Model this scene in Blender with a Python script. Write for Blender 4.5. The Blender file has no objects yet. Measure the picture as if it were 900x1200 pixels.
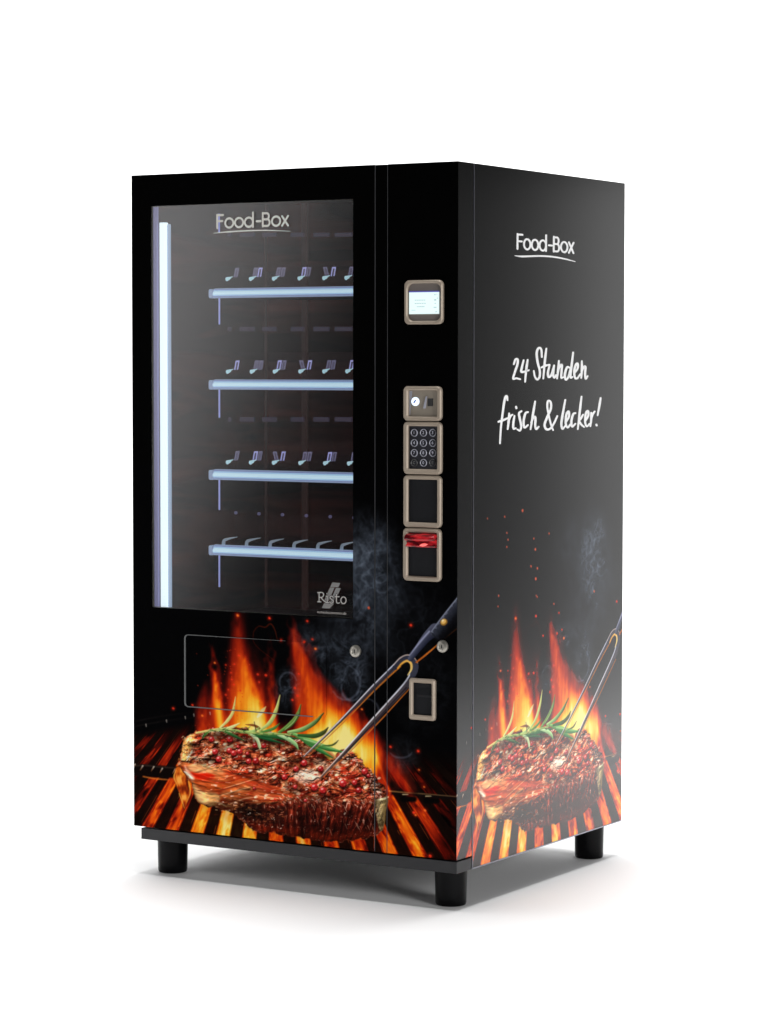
import bpy, bmesh, math
import numpy as np
from mathutils import Vector, Matrix

# ------------------------------------------------------------------ camera, world, lamps, exposure
scene = bpy.context.scene
col = scene.collection
CAM = np.array([4.22045, -5.72103, 1.33163])
YAW, PITCH, ROLL, FPX = -0.5429, -0.05325, 0.00092, 3173.8
W, D, H = 0.9768, 0.9143, 1.83          # cabinet width, depth, total height (metres)
ZB, ZD, TD = 0.0931, 0.1266, 0.0770     # plinth underside, door underside, door thickness


def cam_axes():
    cy, sy, cp, sp = math.cos(YAW), math.sin(YAW), math.cos(PITCH), math.sin(PITCH)
    f = np.array([sy * cp, cy * cp, sp]); r = np.array([cy, -sy, 0.0]); u = np.cross(r, f)
    c, s = math.cos(ROLL), math.sin(ROLL)
    return c * r + s * u, -s * r + c * u, f


AR, AU, AF = cam_axes()
cam_data = bpy.data.cameras.new('camera')
cam = bpy.data.objects.new('camera', cam_data); col.objects.link(cam)
cam_data.sensor_fit = 'VERTICAL'; cam_data.sensor_height = 24.0
cam_data.lens = FPX / 1200.0 * 24.0
cam_data.clip_start = 0.05; cam_data.clip_end = 200.0
m = Matrix.Identity(4)
for i in range(3):
    m[i][0], m[i][1], m[i][2], m[i][3] = AR[i], AU[i], -AF[i], CAM[i]
cam.matrix_world = m
scene.camera = cam
scene.render.resolution_x, scene.render.resolution_y = 768, 1024

world = bpy.data.worlds.new('World'); scene.world = world; world.use_nodes = True
bg = world.node_tree.nodes['Background']
bg.inputs[0].default_value = (1, 1, 1, 1); bg.inputs[1].default_value = 0.03

HF = np.array([AF[0], AF[1], 0.0]); HF /= np.linalg.norm(HF)      # horizontal view direction
HR = np.array([AR[0], AR[1], 0.0]); HR /= np.linalg.norm(HR)
MC = np.array([W / 2, D / 2, 0.0])


def studio(s, t, z):
    """a point of the studio: s metres behind the machine, t metres to its right, z up"""
    p = MC + HF * s + HR * t
    return Vector((p[0], p[1], z))


def softbox(name, loc, target, sx, sy, watts, color=(1, 1, 1), roll=0.0):
    l = bpy.data.lights.new(name, 'AREA'); l.shape = 'RECTANGLE'
    l.size, l.size_y, l.energy, l.color = sx, sy, watts, color
    o = bpy.data.objects.new(name, l); col.objects.link(o)
    o.location = loc
    o.rotation_euler = ((Vector(target) - Vector(loc)).to_track_quat('-Z', 'Y').to_matrix() @ Matrix.Rotation(roll, 3, 'Z')).to_euler()
    return o


softbox('softbox_overhead', studio(-0.1, 0.0, 6.3), studio(-0.1, 0.0, 0), 2.1, 2.1, 440)
softbox('softbox_backdrop', studio(1.8, 0.0, 4.6), studio(4.4, 0, 1.2), 6.0, 1.2, 330)
softbox('softbox_key', studio(-5.3, 3.5, 1.6), studio(0, 0, 0.8), 1.6, 1.6, 205)
softbox('softbox_window_left', Vector((-2.08, -1.98, 1.40)), Vector((-2.08 + .54, -1.98 + .83, 1.38)), 1.7, 2.4, 21, roll=math.radians(-20))
softbox('softbox_side', Vector((1.315, 2.345, 0.92)), Vector((1.315 - .517, 2.345 - .856, 0.92)), 1.0, 2.1, 8)

scene.view_settings.view_transform = 'Standard'
scene.view_settings.look = 'None'
scene.view_settings.exposure = 0.0
scene.view_settings.gamma = 1.0
scene.view_settings.use_curve_mapping = False
scene.cycles.max_bounces = 12
scene.cycles.transparent_max_bounces = 16
scene.cycles.use_denoising = True

# ------------------------------------------------------------------ photo pixels -> points on a plane


def ray(px, py):
    return AF + AR * (px - 450.0) / FPX - AU * (py - 600.0) / FPX


def on_front(px, py, y=0.0):
    d = ray(px, py); k = (y - CAM[1]) / d[1]
    return CAM + d * k


def on_side(px, py, x=W):
    d = ray(px, py); k = (x - CAM[0]) / d[0]
    return CAM + d * k


# ------------------------------------------------------------------ mesh helpers


class MB:
    """collects shapes of ONE part; build() links them as one mesh object"""

    def __init__(self):
        self.v, self.f, self.mi, self.cur = [], [], [], 0

    def face(self, pts):
        b = len(self.v); self.v += [tuple(map(float, p)) for p in pts]
        self.f.append(tuple(range(b, b + len(pts)))); self.mi.append(self.cur)

    def box(self, x0, x1, y0, y1, z0, z1):
        P = [(x, y, z) for z in (z0, z1) for y in (y0, y1) for x in (x0, x1)]
        b = len(self.v); self.v += P
        for q in ((0, 2, 3, 1), (4, 5, 7, 6), (0, 1, 5, 4), (2, 6, 7, 3), (0, 4, 6, 2), (1, 3, 7, 5)):
            self.f.append(tuple(b + i for i in q)); self.mi.append(self.cur)

    def loft(self, rings, cap0=True, cap1=True, closed=True):
        b = len(self.v); n = len(rings[0])
        for r in rings:
            self.v += [tuple(map(float, p)) for p in r]
        for k in range(len(rings) - 1):
            for i in range(n if closed else n - 1):
                j = (i + 1) % n
                self.f.append((b + k * n + i, b + k * n + j, b + (k + 1) * n + j, b + (k + 1) * n + i)); self.mi.append(self.cur)
        if cap0:
            self.f.append(tuple(b + i for i in reversed(range(n)))); self.mi.append(self.cur)
        if cap1:
            self.f.append(tuple(b + (len(rings) - 1) * n + i for i in range(n))); self.mi.append(self.cur)

    def lathe(self, c, axis, prof, n=24):
        """prof: (radius, height) pairs along axis 'z' or '-y'"""
        rings = []
        for r, h in prof:
            ring = []
            for i in range(n):
                a = 2 * math.pi * i / n
                if axis == 'z':
                    ring.append((c[0] + r * math.cos(a), c[1] + r * math.sin(a), c[2] + h))
                else:
                    ring.append((c[0] + r * math.cos(a), c[1] - h, c[2] + r * math.sin(a)))
            rings.append(ring)
        self.loft(rings)

    def plate(self, out, y_back, y_front, ch=0.001):
        """solid plate with a chamfered front, outline given in (x, z)"""
        cx = sum(p[0] for p in out) / len(out); cz = sum(p[1] for p in out) / len(out)
        ins = inset(out, ch)
        self.loft([[(p[0], y_back, p[1]) for p in out], [(p[0], y_front + ch, p[1]) for p in out],
                   [(p[0], y_front, p[1]) for p in ins]])

    def frame(self, out, inn, y_back, y_front, ch=0.0015, y_in=None):
        """ring with chamfers; out and inn have the same number of points"""
        y_in = y_back if y_in is None else y_in
        o2 = inset(out, ch); i2 = inset(inn, -ch)
        seq = [(out, y_back), (out, y_front + ch), (o2, y_front), (i2, y_front), (inn, y_front + ch), (inn, y_in)]
        self.loft([[(p[0], y, p[1]) for p in o] for o, y in seq], cap0=False, cap1=False)

    def build(self, name, mats, parent=None, smooth=False, bevel=0.0, uv=None, recalc=True):
        me = bpy.data.meshes.new(name); me.from_pydata(self.v, [], self.f)
        mats = mats if isinstance(mats, (list, tuple)) else [mats]
        for mt in mats:
            me.materials.append(mt)
        me.polygons.foreach_set('material_index', self.mi)
        bm = bmesh.new(); bm.from_mesh(me)
        bmesh.ops.remove_doubles(bm, verts=bm.verts, dist=1e-7)
        if recalc:
            bmesh.ops.recalc_face_normals(bm, faces=bm.faces)
        if bevel:
            es = [e for e in bm.edges if len(e.link_faces) == 2 and e.calc_face_angle(0) > 0.6]
            bmesh.ops.bevel(bm, geom=es, offset=bevel, segments=2, affect='EDGES', profile=0.6)
        if uv:
            lay = bm.loops.layers.uv.new('UVMap')
            bm.normal_update()
            for f in bm.faces:
                for lp in f.loops:
                    lp[lay].uv = uv(lp.vert.co, f.normal)
        bm.to_mesh(me); bm.free()
        if smooth:
            me.polygons.foreach_set('use_smooth', [True] * len(me.polygons))
            me.set_sharp_from_angle(angle=math.radians(35))
        o = bpy.data.objects.new(name, me); col.objects.link(o)
        if parent is not None:
            put_under(o, parent)
        return o


ORIGIN = {}


def put_under(o, parent):
    o.parent = parent
    o.matrix_parent_inverse = Matrix.Translation(-Vector(ORIGIN.get(parent.name, (0, 0, 0))))


def inset(poly, d):
    """offset a closed, counter-clockwise outline inwards by d"""
    n = len(poly); out = []
    for i in range(n):
        p0, p1, p2 = np.array(poly[i - 1]), np.array(poly[i]), np.array(poly[(i + 1) % n])
        a = p1 - p0; b = p2 - p1
        a = a / (np.linalg.norm(a) + 1e-12); b = b / (np.linalg.norm(b) + 1e-12)
        na = np.array([-a[1], a[0]]); nb = np.array([-b[1], b[0]])
        k = na + nb; k = k / max(1e-6, (k @ k) / 2)
        out.append(tuple(p1 + k * d))
    return out


def rrect(x0, x1, z0, z1, r, n=6):
    out = []
    for cx, cz, a0 in ((x1 - r, z0 + r, -90), (x1 - r, z1 - r, 0), (x0 + r, z1 - r, 90), (x0 + r, z0 + r, 180)):
        for i in range(n + 1):
            a = math.radians(a0 + 90.0 * i / n)
            out.append((cx + r * math.cos(a), cz + r * math.sin(a)))
    return out


def spline(pts, k=6):
    P = [np.array(p, float) for p in pts]
    if len(P) < 3:
        return [P[0] + (P[-1] - P[0]) * i / k for i in range(k + 1)]
    P = [2 * P[0] - P[1]] + P + [2 * P[-1] - P[-2]]
    out = []
    for i in range(1, len(P) - 2):
        p0, p1, p2, p3 = P[i - 1:i + 3]
        for j in range(k):
            t = j / k
            out.append(0.5 * ((2 * p1) + (p2 - p0) * t + (2 * p0 - 5 * p1 + 4 * p2 - p3) * t * t + (3 * p1 - p0 - 3 * p2 + p3) * t ** 3))
    out.append(P[-2])
    return out


def ribbon(mb, pts, w0, w1, place, lift, smooth=True, cap=5):
    """flat brush stroke: pts in 2D, width w0 -> w1 (or a list), place((u, v), lift) gives the 3D point"""
    L = spline(pts, 5) if smooth and len(pts) > 2 else [np.array(p, float) for p in pts]
    n = len(L)
    ws = [w0 + (w1 - w0) * i / (n - 1) for i in range(n)] if not isinstance(w0, (list, tuple)) else list(np.interp(np.linspace(0, 1, n), np.linspace(0, 1, len(w0)), w0))
    left, right = [], []
    for i in range(n):
        t = L[min(i + 1, n - 1)] - L[max(i - 1, 0)]; t = t / (np.linalg.norm(t) + 1e-9)
        nn = np.array([-t[1], t[0]]) * ws[i] / 2
        left.append(L[i] + nn); right.append(L[i] - nn)
    t0 = L[0] - L[1]; t0 = t0 / (np.linalg.norm(t0) + 1e-9)
    t1 = L[-1] - L[-2]; t1 = t1 / (np.linalg.norm(t1) + 1e-9)
    if cap:
        def fan(c, t, r, s):
            a0 = math.atan2(t[1], t[0])
            return [c + r * np.array([math.cos(a0 + s * (math.pi / 2 - math.pi * i / cap)), math.sin(a0 + s * (math.pi / 2 - math.pi * i / cap))]) for i in range(1, cap)]
        end = fan(L[-1], t1, ws[-1] / 2, 1); start = fan(L[0], t0, ws[0] / 2, 1)
        mb.face([place(p, lift) for p in [left[-1]] + end + [right[-1]]])
        mb.face([place(p, lift) for p in [right[0]] + start + [left[0]]])
    for i in range(n - 1):
        q = lift + 2.5e-6 * (i + 1)
        mb.face([place(left[i], q), place(right[i], q), place(right[i + 1], q), place(left[i + 1], q)])


# ------------------------------------------------------------------ the print: a barbecue picture painted by code
S = 3.0                                        # canvas texels per photo pixel
CX0, CX1, CY0, CY1 = 150.0, 545.0, 560.0, 1016.0
CW, CH = int((CX1 - CX0) * S), int((CY1 - CY0) * S)
rng = np.random.default_rng(11)
GX, GY = np.meshgrid(CX0 + (np.arange(CW) + 0.5) / S, CY0 + (np.arange(CH) + 0.5) / S)
GX = GX.astype(np.float32); GY = GY.astype(np.float32)


def vnoise(x, y, seed):
    """smooth value noise at coordinates x, y"""
    g = np.random.default_rng(seed).random((257, 257)).astype(np.float32)
    xi = np.floor(x); yi = np.floor(y)
    fx = x - xi; fy = y - yi
    fx = fx * fx * (3 - 2 * fx); fy = fy * fy * (3 - 2 * fy)
    xi = xi.astype(np.int32) & 255; yi = yi.astype(np.int32) & 255
    a = g[yi, xi]; b = g[yi, xi + 1]; c = g[yi + 1, xi]; d = g[yi + 1, xi + 1]
    return (a + (b - a) * fx) * (1 - fy) + (c + (d - c) * fx) * fy


def fbm(x, y, seed, oct=4, gain=0.5):
    s, a, t = 0, 1.0, 0
    for o in range(oct):
        s = s + a * vnoise(x * 2 ** o + 17.3 * o, y * 2 ** o + 9.1 * o, seed + o); t += a; a *= gain
    return s / t


def sstep(a, b, x):
    t = np.clip((x - a) / (b - a), 0, 1)
    return t * t * (3 - 2 * t)


def ramp(t, stops):
    xs = [s[0] for s in stops]
    return np.stack([np.interp(t, xs, [s[1][k] for s in stops]) for k in range(3)], -1).astype(np.float32)


def blur(a, r):
    """three box blurs of radius r photo pixels"""
    k = max(1, int(r * S))
    for _ in range(3):
        for ax in (0, 1):
            p = np.concatenate([np.repeat(a.take([0], ax), k + 1, ax), a, np.repeat(a.take([-1], ax), k, ax)], ax)
            c = np.cumsum(p, ax, dtype=np.float64)
            n = a.shape[ax]
            hi = c.take(range(2 * k + 1, 2 * k + 1 + n), ax); lo = c.take(range(0, n), ax)
            a = ((hi - lo) / (2 * k + 1)).astype(np.float32)
    return a


def poly_mask(pts, soft=0.0, k=5):
    P = pts + pts[:1]
    L = np.array(spline([pts[-1]] + P + [pts[1]], k))[k:-k] if k > 1 else np.array(P, float)
    m = np.zeros((CH, CW), bool)
    x0, x1 = L[:, 0].min() - 1, L[:, 0].max() + 1; y0, y1 = L[:, 1].min() - 1, L[:, 1].max() + 1
    i0, i1 = max(0, int((x0 - CX0) * S)), min(CW, int((x1 - CX0) * S)); j0, j1 = max(0, int((y0 - CY0) * S)), min(CH, int((y1 - CY0) * S))
    gx, gy = GX[j0:j1, i0:i1], GY[j0:j1, i0:i1]
    sub = np.zeros(gx.shape, bool)
    for (ax, ay), (bx, by) in zip(L[:-1], L[1:]):
        if ay == by:
            continue
        sub ^= ((ay > gy) != (by > gy)) & (gx < (bx - ax) * (gy - ay) / (by - ay) + ax)
    m[j0:j1, i0:i1] = sub
    return blur(m.astype(np.float32), soft if soft else 0.34)


def window(pts, pad):
    P = np.array(pts, float)
    x0, x1 = P[:, 0].min() - pad, P[:, 0].max() + pad; y0, y1 = P[:, 1].min() - pad, P[:, 1].max() + pad
    return (slice(max(0, int((y0 - CY0) * S)), max(0, min(CH, int((y1 - CY0) * S) + 1))), slice(max(0, int((x0 - CX0) * S)), max(0, min(CW, int((x1 - CX0) * S) + 1))))


def brush_field(pts, widths, soft=0.5, k=6):
    """coverage, position along and signed offset of a tapered stroke"""
    L = spline(pts, k) if len(pts) > 2 else [np.array(p, float) for p in pts]
    n = len(L); ws = np.interp(np.linspace(0, 1, n), np.linspace(0, 1, len(widths)), widths)
    sl = window(L, max(widths) / 2 + soft * 2 + 1)
    gx, gy = GX[sl], GY[sl]
    best = np.full(gx.shape, 1e9, np.float32); tt = np.zeros_like(best); sd = np.zeros_like(best)
    for i in range(n - 1):
        a, b = L[i], L[i + 1]; d = b - a; dd = max(1e-9, d @ d)
        u = np.clip(((gx - a[0]) * d[0] + (gy - a[1]) * d[1]) / dd, 0, 1)
        ex, ey = gx - (a[0] + u * d[0]), gy - (a[1] + u * d[1])
        w = (ws[i] + (ws[i + 1] - ws[i]) * u) / 2
        q = np.sqrt(ex * ex + ey * ey) - w
        hit = q < best
        best = np.where(hit, q, best); tt = np.where(hit, (i + u) / (n - 1), tt)
        sd = np.where(hit, (d[0] * ey - d[1] * ex) / math.sqrt(dd) / np.maximum(w, 0.2), sd)
    return sl, np.clip(0.5 - best / (2 * soft), 0, 1), tt, np.clip(sd, -1, 1)


C = np.zeros((CH, CW, 3), np.float32)           # display values 0..255


def paint(mask, color, sl=None):
    """lay a colour (or a picture) over the canvas"""
    t = C if sl is None else C[sl]
    t += (np.asarray(color, np.float32) - t) * mask[..., None]


def screen(add, sl=None):
    t = C if sl is None else C[sl]
    t[...] = 255 - (255 - t) * (1 - np.clip(add, 0, 255) / 255)


def stroke(pts, widths, c0, c1=None, alpha=1.0, soft=0.5, side=None):
    sl, m, tt, sd = brush_field(pts, widths, soft)
    c0 = np.array(c0, np.float32); c1 = c0 if c1 is None else np.array(c1, np.float32)
    c = c0 + (c1 - c0) * tt[..., None]
    if side is not None:
        c = c + np.array(side, np.float32) * sd[..., None]
    paint(m * alpha, np.clip(c, 0, 255), sl)


FIRE = [(0.0, (0, 0, 0)), (0.12, (22, 3, 2)), (0.28, (88, 12, 5)), (0.45, (172, 38, 10)), (0.6, (226, 78, 12)), (0.75, (248, 130, 20)), (0.88, (255, 178, 40)), (1.0, (255, 212, 76)), (1.15, (255, 236, 140))]


def paint_picture():
    global C
    C[...] = (2, 2, 3)
    # glowing coals between the grill bars
    yv, xv = 690.0, 325.0
    a = (GX - xv) / np.maximum(GY - yv, 20)
    ph = (a + 0.275) / 0.108
    k = np.round(ph); off = ph - k                              # 0 on a bar's centre
    bar = sstep(0.265, 0.20, np.abs(off))
    heat_gap = np.interp(np.arange(-8, 12), np.arange(-8, 12), rng.uniform(0.30, 0.52, 20))
    for g, h in {-4: .38, -3: .52, -2: .64, -1: .70, 0: .96, 1: 1.02, 2: .86, 3: .82, 4: .72, 5: .60, 6: .66, 7: .58, 8: .46, 9: .36}.items():
        heat_gap[g + 8] = h
    gi = np.clip(np.floor(ph).astype(int) + 8, 0, 19)
    h = heat_gap[gi].astype(np.float32)
    stre = fbm(a * 24, GY / 30, 3, 3)
    stre2 = fbm(a * 70, GY / 16, 8, 3)
    h = h * (0.26 + 0.92 * stre + 0.42 * stre2) * (0.74 + 0.36 * sstep(.22, .5, np.abs(off)))
    edge = np.abs(np.abs(off) - 0.30)
    h += 0.16 * sstep(0.06, 0.0, edge) * (stre2 > 0.45)
    h = h + .17 * sstep(.56, .76, fbm(a * 40, GY / 13, 63, 3)) * (h > .3) - .20 * sstep(.54, .74, fbm(a * 34 + 9, GY / 15, 67, 3))
    left, right = GX < 300, GX >= 300
    fade = np.where(left, sstep(840, 886, GY + 0.12 * (215 - GX)), sstep(868, 950, GY - 0.10 * (GX - 470)))
    h = h * (0.10 + 0.90 * fade)
    h = h * np.where(GX > 470, sstep(560, 474, GX) * 0.75 + 0.25, 1) * np.where(GX < 190, sstep(120, 192, GX) * 0.8 + 0.2, 1)
    h = np.where(left & (GY < 900), h * 0.86, h)
    h = h * (1 + .04 * sstep(55, 120, np.abs(GX - 312)))
    coal = ramp(h, FIRE)
    coal *= (1 - bar * 0.93)[..., None]
    barc = np.array((13, 5, 3), np.float32) * (0.5 + fbm(a * 90, GY / 9, 21, 2))[..., None]
    coal += barc * bar[..., None]
    # thin hot lines along the bars
    hot = sstep(0.035, 0.0, np.abs(off - 0.15)) * sstep(.5, .62, stre2) * fade
    coal += np.array((120, 50, 14), np.float32) * hot[..., None] * 0.6
    grill_zone = np.where(left, sstep(850, 862, GY + 0.22 * (GX - 157) - 8), sstep(862, 905, GY - 0.18 * (GX - 470)))
    paint(np.clip(grill_zone, 0, 1).astype(np.float32), coal)
    # round rear rim of the grill and its glints
    for yy, al in ((842, 0.30), (848, 0.35)):
        stroke([(150, yy + 5), (180, yy - 1), (206, yy - 5), (240, yy - 8)], [1.6, 1.8, 1.4, 1], (44, 38, 36), (16, 8, 7), al, 0.8)
    for x, y in ((171, 850), (195, 845), (217, 841), (246, 836), (227, 838)):
        stroke([(x, y - 1.2), (x + 0.4, y + 1.4)], [1.4, 1], (150, 142, 134), alpha=0.8, soft=0.6)
    # cross bars
    stroke([(150, 902), (180, 904), (209, 905)], [13, 15, 13], (11, 5, 4), soft=1.4)
    stroke([(150, 898), (170, 897), (188, 899), (207, 900)], [2.2, 2.4, 2, 2], (46, 34, 28), alpha=0.8, soft=0.7)
    for x, y in ((166, 900), (179, 901), (189, 903), (157, 898), (204, 904)):
        stroke([(x + 1.2, y - 2.4), (x - 1.6, y + 2.4)], [1.8, 1.0], (205, 190, 172), (120, 70, 40), alpha=0.85, soft=0.6)
    stroke([(168, 910), (178, 912), (188, 913), (198, 914)], [1.4, 1.8, 1.6, 1], (230, 120, 40), alpha=0.8, soft=0.8)
    stroke([(452, 929), (490, 931), (540, 937)], [4, 4, 4], (14, 8, 7), soft=0.9)
    stroke([(456, 927), (478, 929), (505, 931), (540, 934)], [1.6, 1.4, 1.3, 1.3], (150, 105, 55), (90, 70, 50), 0.85, 0.6)
    for x0, x1, y in ((473, 485, 936), (500, 512, 938)):
        stroke([(x0, y), (x1, y + 0.5)], [8, 7], (5, 3, 3), soft=1.4)
        stroke([(x0 - 1, y - 5), (x0 + 5, y - 5)], [1.3, 1], (210, 190, 140), alpha=0.85, soft=0.5)
    # flames
    heat = np.zeros((CH, CW), np.float32)

    def flame(pts, widths, h0, h1, soft):
        sl, mk, tt, sd = brush_field(pts, widths, soft, 8)
        heat[sl] = np.maximum(heat[sl], 0) + mk * mk * (3 - 2 * mk) * (h0 + (h1 - h0) * tt) * (1 - 0.25 * np.abs(sd))
    flame([(292, 872), (286, 820), (283, 740)], [96, 74, 40], 0.20, 0.05, 22)
    flame([(240, 872), (240, 830), (242, 798)], [20, 22, 6], 0.42, 0.10, 5)
    flame([(262, 872), (256, 830), (253, 795), (250, 768), (246, 746)], [18, 13, 8, 4, 1], 0.62, 0.16, 3)
    flame([(258, 850), (254, 812), (252, 786)], [7, 5, 1], 0.24, 0.1, 2)
    flame([(292, 878), (287, 830), (282, 790), (279, 750), (279, 705)], [54, 42, 26, 15, 7], 0.55, 0.17, 7)
    flame([(302, 880), (295, 835), (290, 800), (287, 774)], [44, 30, 14, 2], 0.50, 0.16, 5)
    flame([(300, 872), (293, 838), (290, 812)], [26, 14, 2], 0.34, 0.10, 4)
    flame([(322, 868), (320, 820), (318, 780), (317, 742)], [11, 7, 5, 2], 0.44, 0.10, 3)
    flame([(307, 860), (306, 800), (300, 760)], [20, 12, 4], 0.22, 0.05, 5)
    flame([(400, 880), (377, 838), (362, 800), (350, 764), (344, 742), (340.5, 726)], [96, 66, 36, 19, 9, 2], 0.40, 0.36, 5)
    flame([(396, 880), (376, 842), (362, 806), (352, 776)], [70, 42, 16, 2], 0.26, 0.08, 7)
    flame([(388, 876), (386, 852), (370, 816)], [54, 36, 6], 0.34, 0.08, 6)
    flame([(300, 872), (345, 868), (392, 872)], [34, 30, 44], 0.26, 0.34, 9)
    flame([(398, 850), (416, 872), (436, 902), (452, 934)], [26, 26, 16, 7], 0.42, 0.40, 9)
    flame([(440, 886), (450, 912), (457, 930)], [3, 5, 3], 0.25, 0.45, 2.5)
    flame([(432, 880), (462, 900), (480, 925)], [26, 24, 14], 0.30, 0.26, 7)
    lick = fbm(GX / 7 + 1.2 * vnoise(GX / 22, GY / 30, 77), GY / 42 + 0.03 * GX, 31, 4)
    lick2 = fbm(GX / 3.2, GY / 60, 37, 3)
    heat = heat * (0.36 + 0.84 * lick + 0.42 * lick2)
    heat *= 1 - 0.55 * sstep(345, 333, GX) * sstep(318, 330, GX) * sstep(866, 838, GY)   # dark gap between the two fires
    heat = 1.0 * (1 - np.exp(-1.05 * heat)) / (1 - math.exp(-1.25))
    rise = sstep(900, 760, GY)
    wx = (5 + 7 * rise) * (fbm(GX / 13, GY / 17, 601, 3) - .5) + 4.2 * (fbm(GX / 4.5, GY / 9, 607, 3) - .5)
    wy = 26 * (fbm(GX / 6, GY / 30, 613, 3) - .5)

    def warp(f, kx, ky):
        jx = np.clip(np.arange(CW)[None, :] + wx * kx * S, 0, CW - 1).astype(np.int32); jy = np.clip(np.arange(CH)[:, None] + wy * ky * S, 0, CH - 1).astype(np.int32)
        return f[jy, jx]
    heat = .62 * warp(heat, 1, 1) + .46 * warp(heat, -1.5, -1.3)
    heat = blur(heat, .7)
    heat = heat * (0.86 + 0.28 * fbm(GX / 3.4 + .6 * lick, GY / 44, 47, 3))
    screen(ramp(heat, FIRE) * sstep(0.02, 0.14, heat)[..., None])
    # dark slats seen through the fire on the right
    for x0, x1 in ((462, 486),):
        stroke([(x0, 872), (x1, 930)], [4, 8], (26, 10, 8), alpha=0.55, soft=2.5)
    # smoke
    def smoke(cx, cy, rx, ry, rot, amt, sc, seed):
        c, s = math.cos(rot), math.sin(rot)
        u = ((GX - cx) * c + (GY - cy) * s) / rx; v = (-(GX - cx) * s + (GY - cy) * c) / ry
        env = np.clip(1 - u * u - v * v, 0, 1)
        wx = fbm(GX / (sc * 1.7), GY / (sc * 1.7), seed, 3) - 0.5; wy = fbm(GX / (sc * 1.7) + 40, GY / (sc * 1.7) + 11, seed + 5, 3) - 0.5
        n = fbm(GX / sc + 3.2 * wx, GY / (sc * 1.5) + 3.2 * wy, seed + 9, 3)
        rid = blur(np.clip(1 - np.abs(n - 0.5) * 7, 0, 1) ** 1.3, .6)
        n2 = fbm(GX / (sc * .5) + 4.2 * wy, GY / (sc * .8) + 4.2 * wx, seed + 14, 3)
        rid2 = blur(np.clip(1 - np.abs(n2 - 0.5) * 9, 0, 1) ** 1.6, .4)
        f = env * (0.26 * fbm(GX / sc, GY / sc, seed + 2, 3) + 0.34 * rid + 0.20 * rid2) * amt
        screen(f[..., None] * np.array((98, 109, 126), np.float32))
    smoke(432, 690, 44, 85, 0.1, 0.95, 16, 101)
    smoke(440, 660, 34, 60, 0.2, 0.5, 11, 105)
    smoke(412, 684, 74, 100, 0.15, 0.50, 26, 111)
    smoke(392, 650, 50, 50, -.3, 0.45, 17, 117)
    smoke(470, 730, 60, 70, 0.4, 0.42, 18, 131)
    smoke(402, 770, 44, 40, 0.2, 0.85, 11, 161)
    smoke(412, 800, 28, 34, 0.3, 0.9, 9, 191)
    smoke(337, 806, 18, 30, 0.1, 0.9, 8, 211)
    smoke(368, 752, 34, 22, 0.5, 0.6, 9, 231)
    smoke(470, 884, 26, 26, 0.0, 0.55, 9, 251)
    smoke(500, 810, 40, 60, 0.2, 0.30, 14, 271)
    smoke(430, 636, 30, 46, 0.0, 0.60, 12, 281)
    for cx, cy, rx, ry, a0, a1 in ((405, 800, 17, 20, -1.2, 2.6), (412, 806, 12, 15, 0.2, 3.4), (470, 880, 13, 8, 0.2, 2.8), (338, 800, 10, 12, 2.6, 6.0), (430, 836, 14, 17, -1.6, 1.2)):
        pts = [(cx + rx * math.cos(t), cy + ry * math.sin(t)) for t in np.linspace(a0, a1, 9)]
        stroke(pts, [0.5, 2.2, 2.6, 0.8], (150, 160, 185), alpha=0.30, soft=1.2)
    # a red ember trail
    stroke([(322, 774), (300, 756), (297, 742), (303, 734), (311, 735), (317, 731), (322, 738), (325, 750)], [0.8, 0.9, 1.0, 1.2, 1.6, 1.8, 1.2, .8], (100, 22, 10), (150, 44, 16), 0.45, 0.6)

    paint_steak()
    paint_rosemary()
    paint_fork()
    # embers
    em = [(278.5, 721, 2.0, 1), (315.7, 724.3, 1.9, 0), (360, 727.6, 1.4, 0), (329.5, 750, 1.6, 0), (356.5, 752, 1.8, 0), (370, 760, 1.8, 1), (366, 749, 1.2, 0), (280.5, 768, 1.3, 0), (252, 776.5, 1.4, 1), (302.5, 790, 1.6, 0), (312, 791, 1.9, 0), (350.5, 789.5, 1.4, 0), (272, 796, 1.1, 0), (274.5, 802, 1.4, 0), (265, 814, 1.3, 0), (282, 809, 1.2, 0), (304, 799, 1.1, 0), (275, 778, 1.1, 0), (265, 779, 0.9, 0), (237, 838.5, 1.6, 1), (203, 830, 1.5, 0), (226, 826, 1.4, 0), (481.5, 732.5, 1.9, 0), (268, 808, .9, 0), (271, 788, .9, 0), (457.6, 875, 1.7, 0), (490, 880, 1.9, 0), (485, 952, 2.2, 0), (487, 955, 1.5, 1), (498, 949.5, 1.7, 1), (504, 1003, 2.3, 0), (346, 806, 1.8, 0), (349, 815, 2.0, 0), (343, 820, 1.5, 0), (424, 831, 1.4, 1), (497, 922, 1.1, 1), (491, 902, 1.1, 1)]
    for x, y, r, hot in em:
        sl, mk, tt, sd = brush_field([(x, y), (x + 0.2, y + 0.4)], [r * 2.4, r * 2.4], 2.6)
        screen(mk[..., None] * np.array((90, 16, 6), np.float32), sl)
        stroke([(x - .2, y), (x + .3, y + .4)], [r * 1.3, r * 1.3], (255, 120, 40) if hot else (240, 52, 26), alpha=0.95, soft=0.8)
    for i in range(46):
        x = 268 + rng.normal(0, 16); y = rng.uniform(760, 850)
        stroke([(x, y), (x + .4, y + .5)], [0.9, .7], (230, 60, 24), alpha=rng.uniform(.3, .8), soft=0.6)
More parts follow.
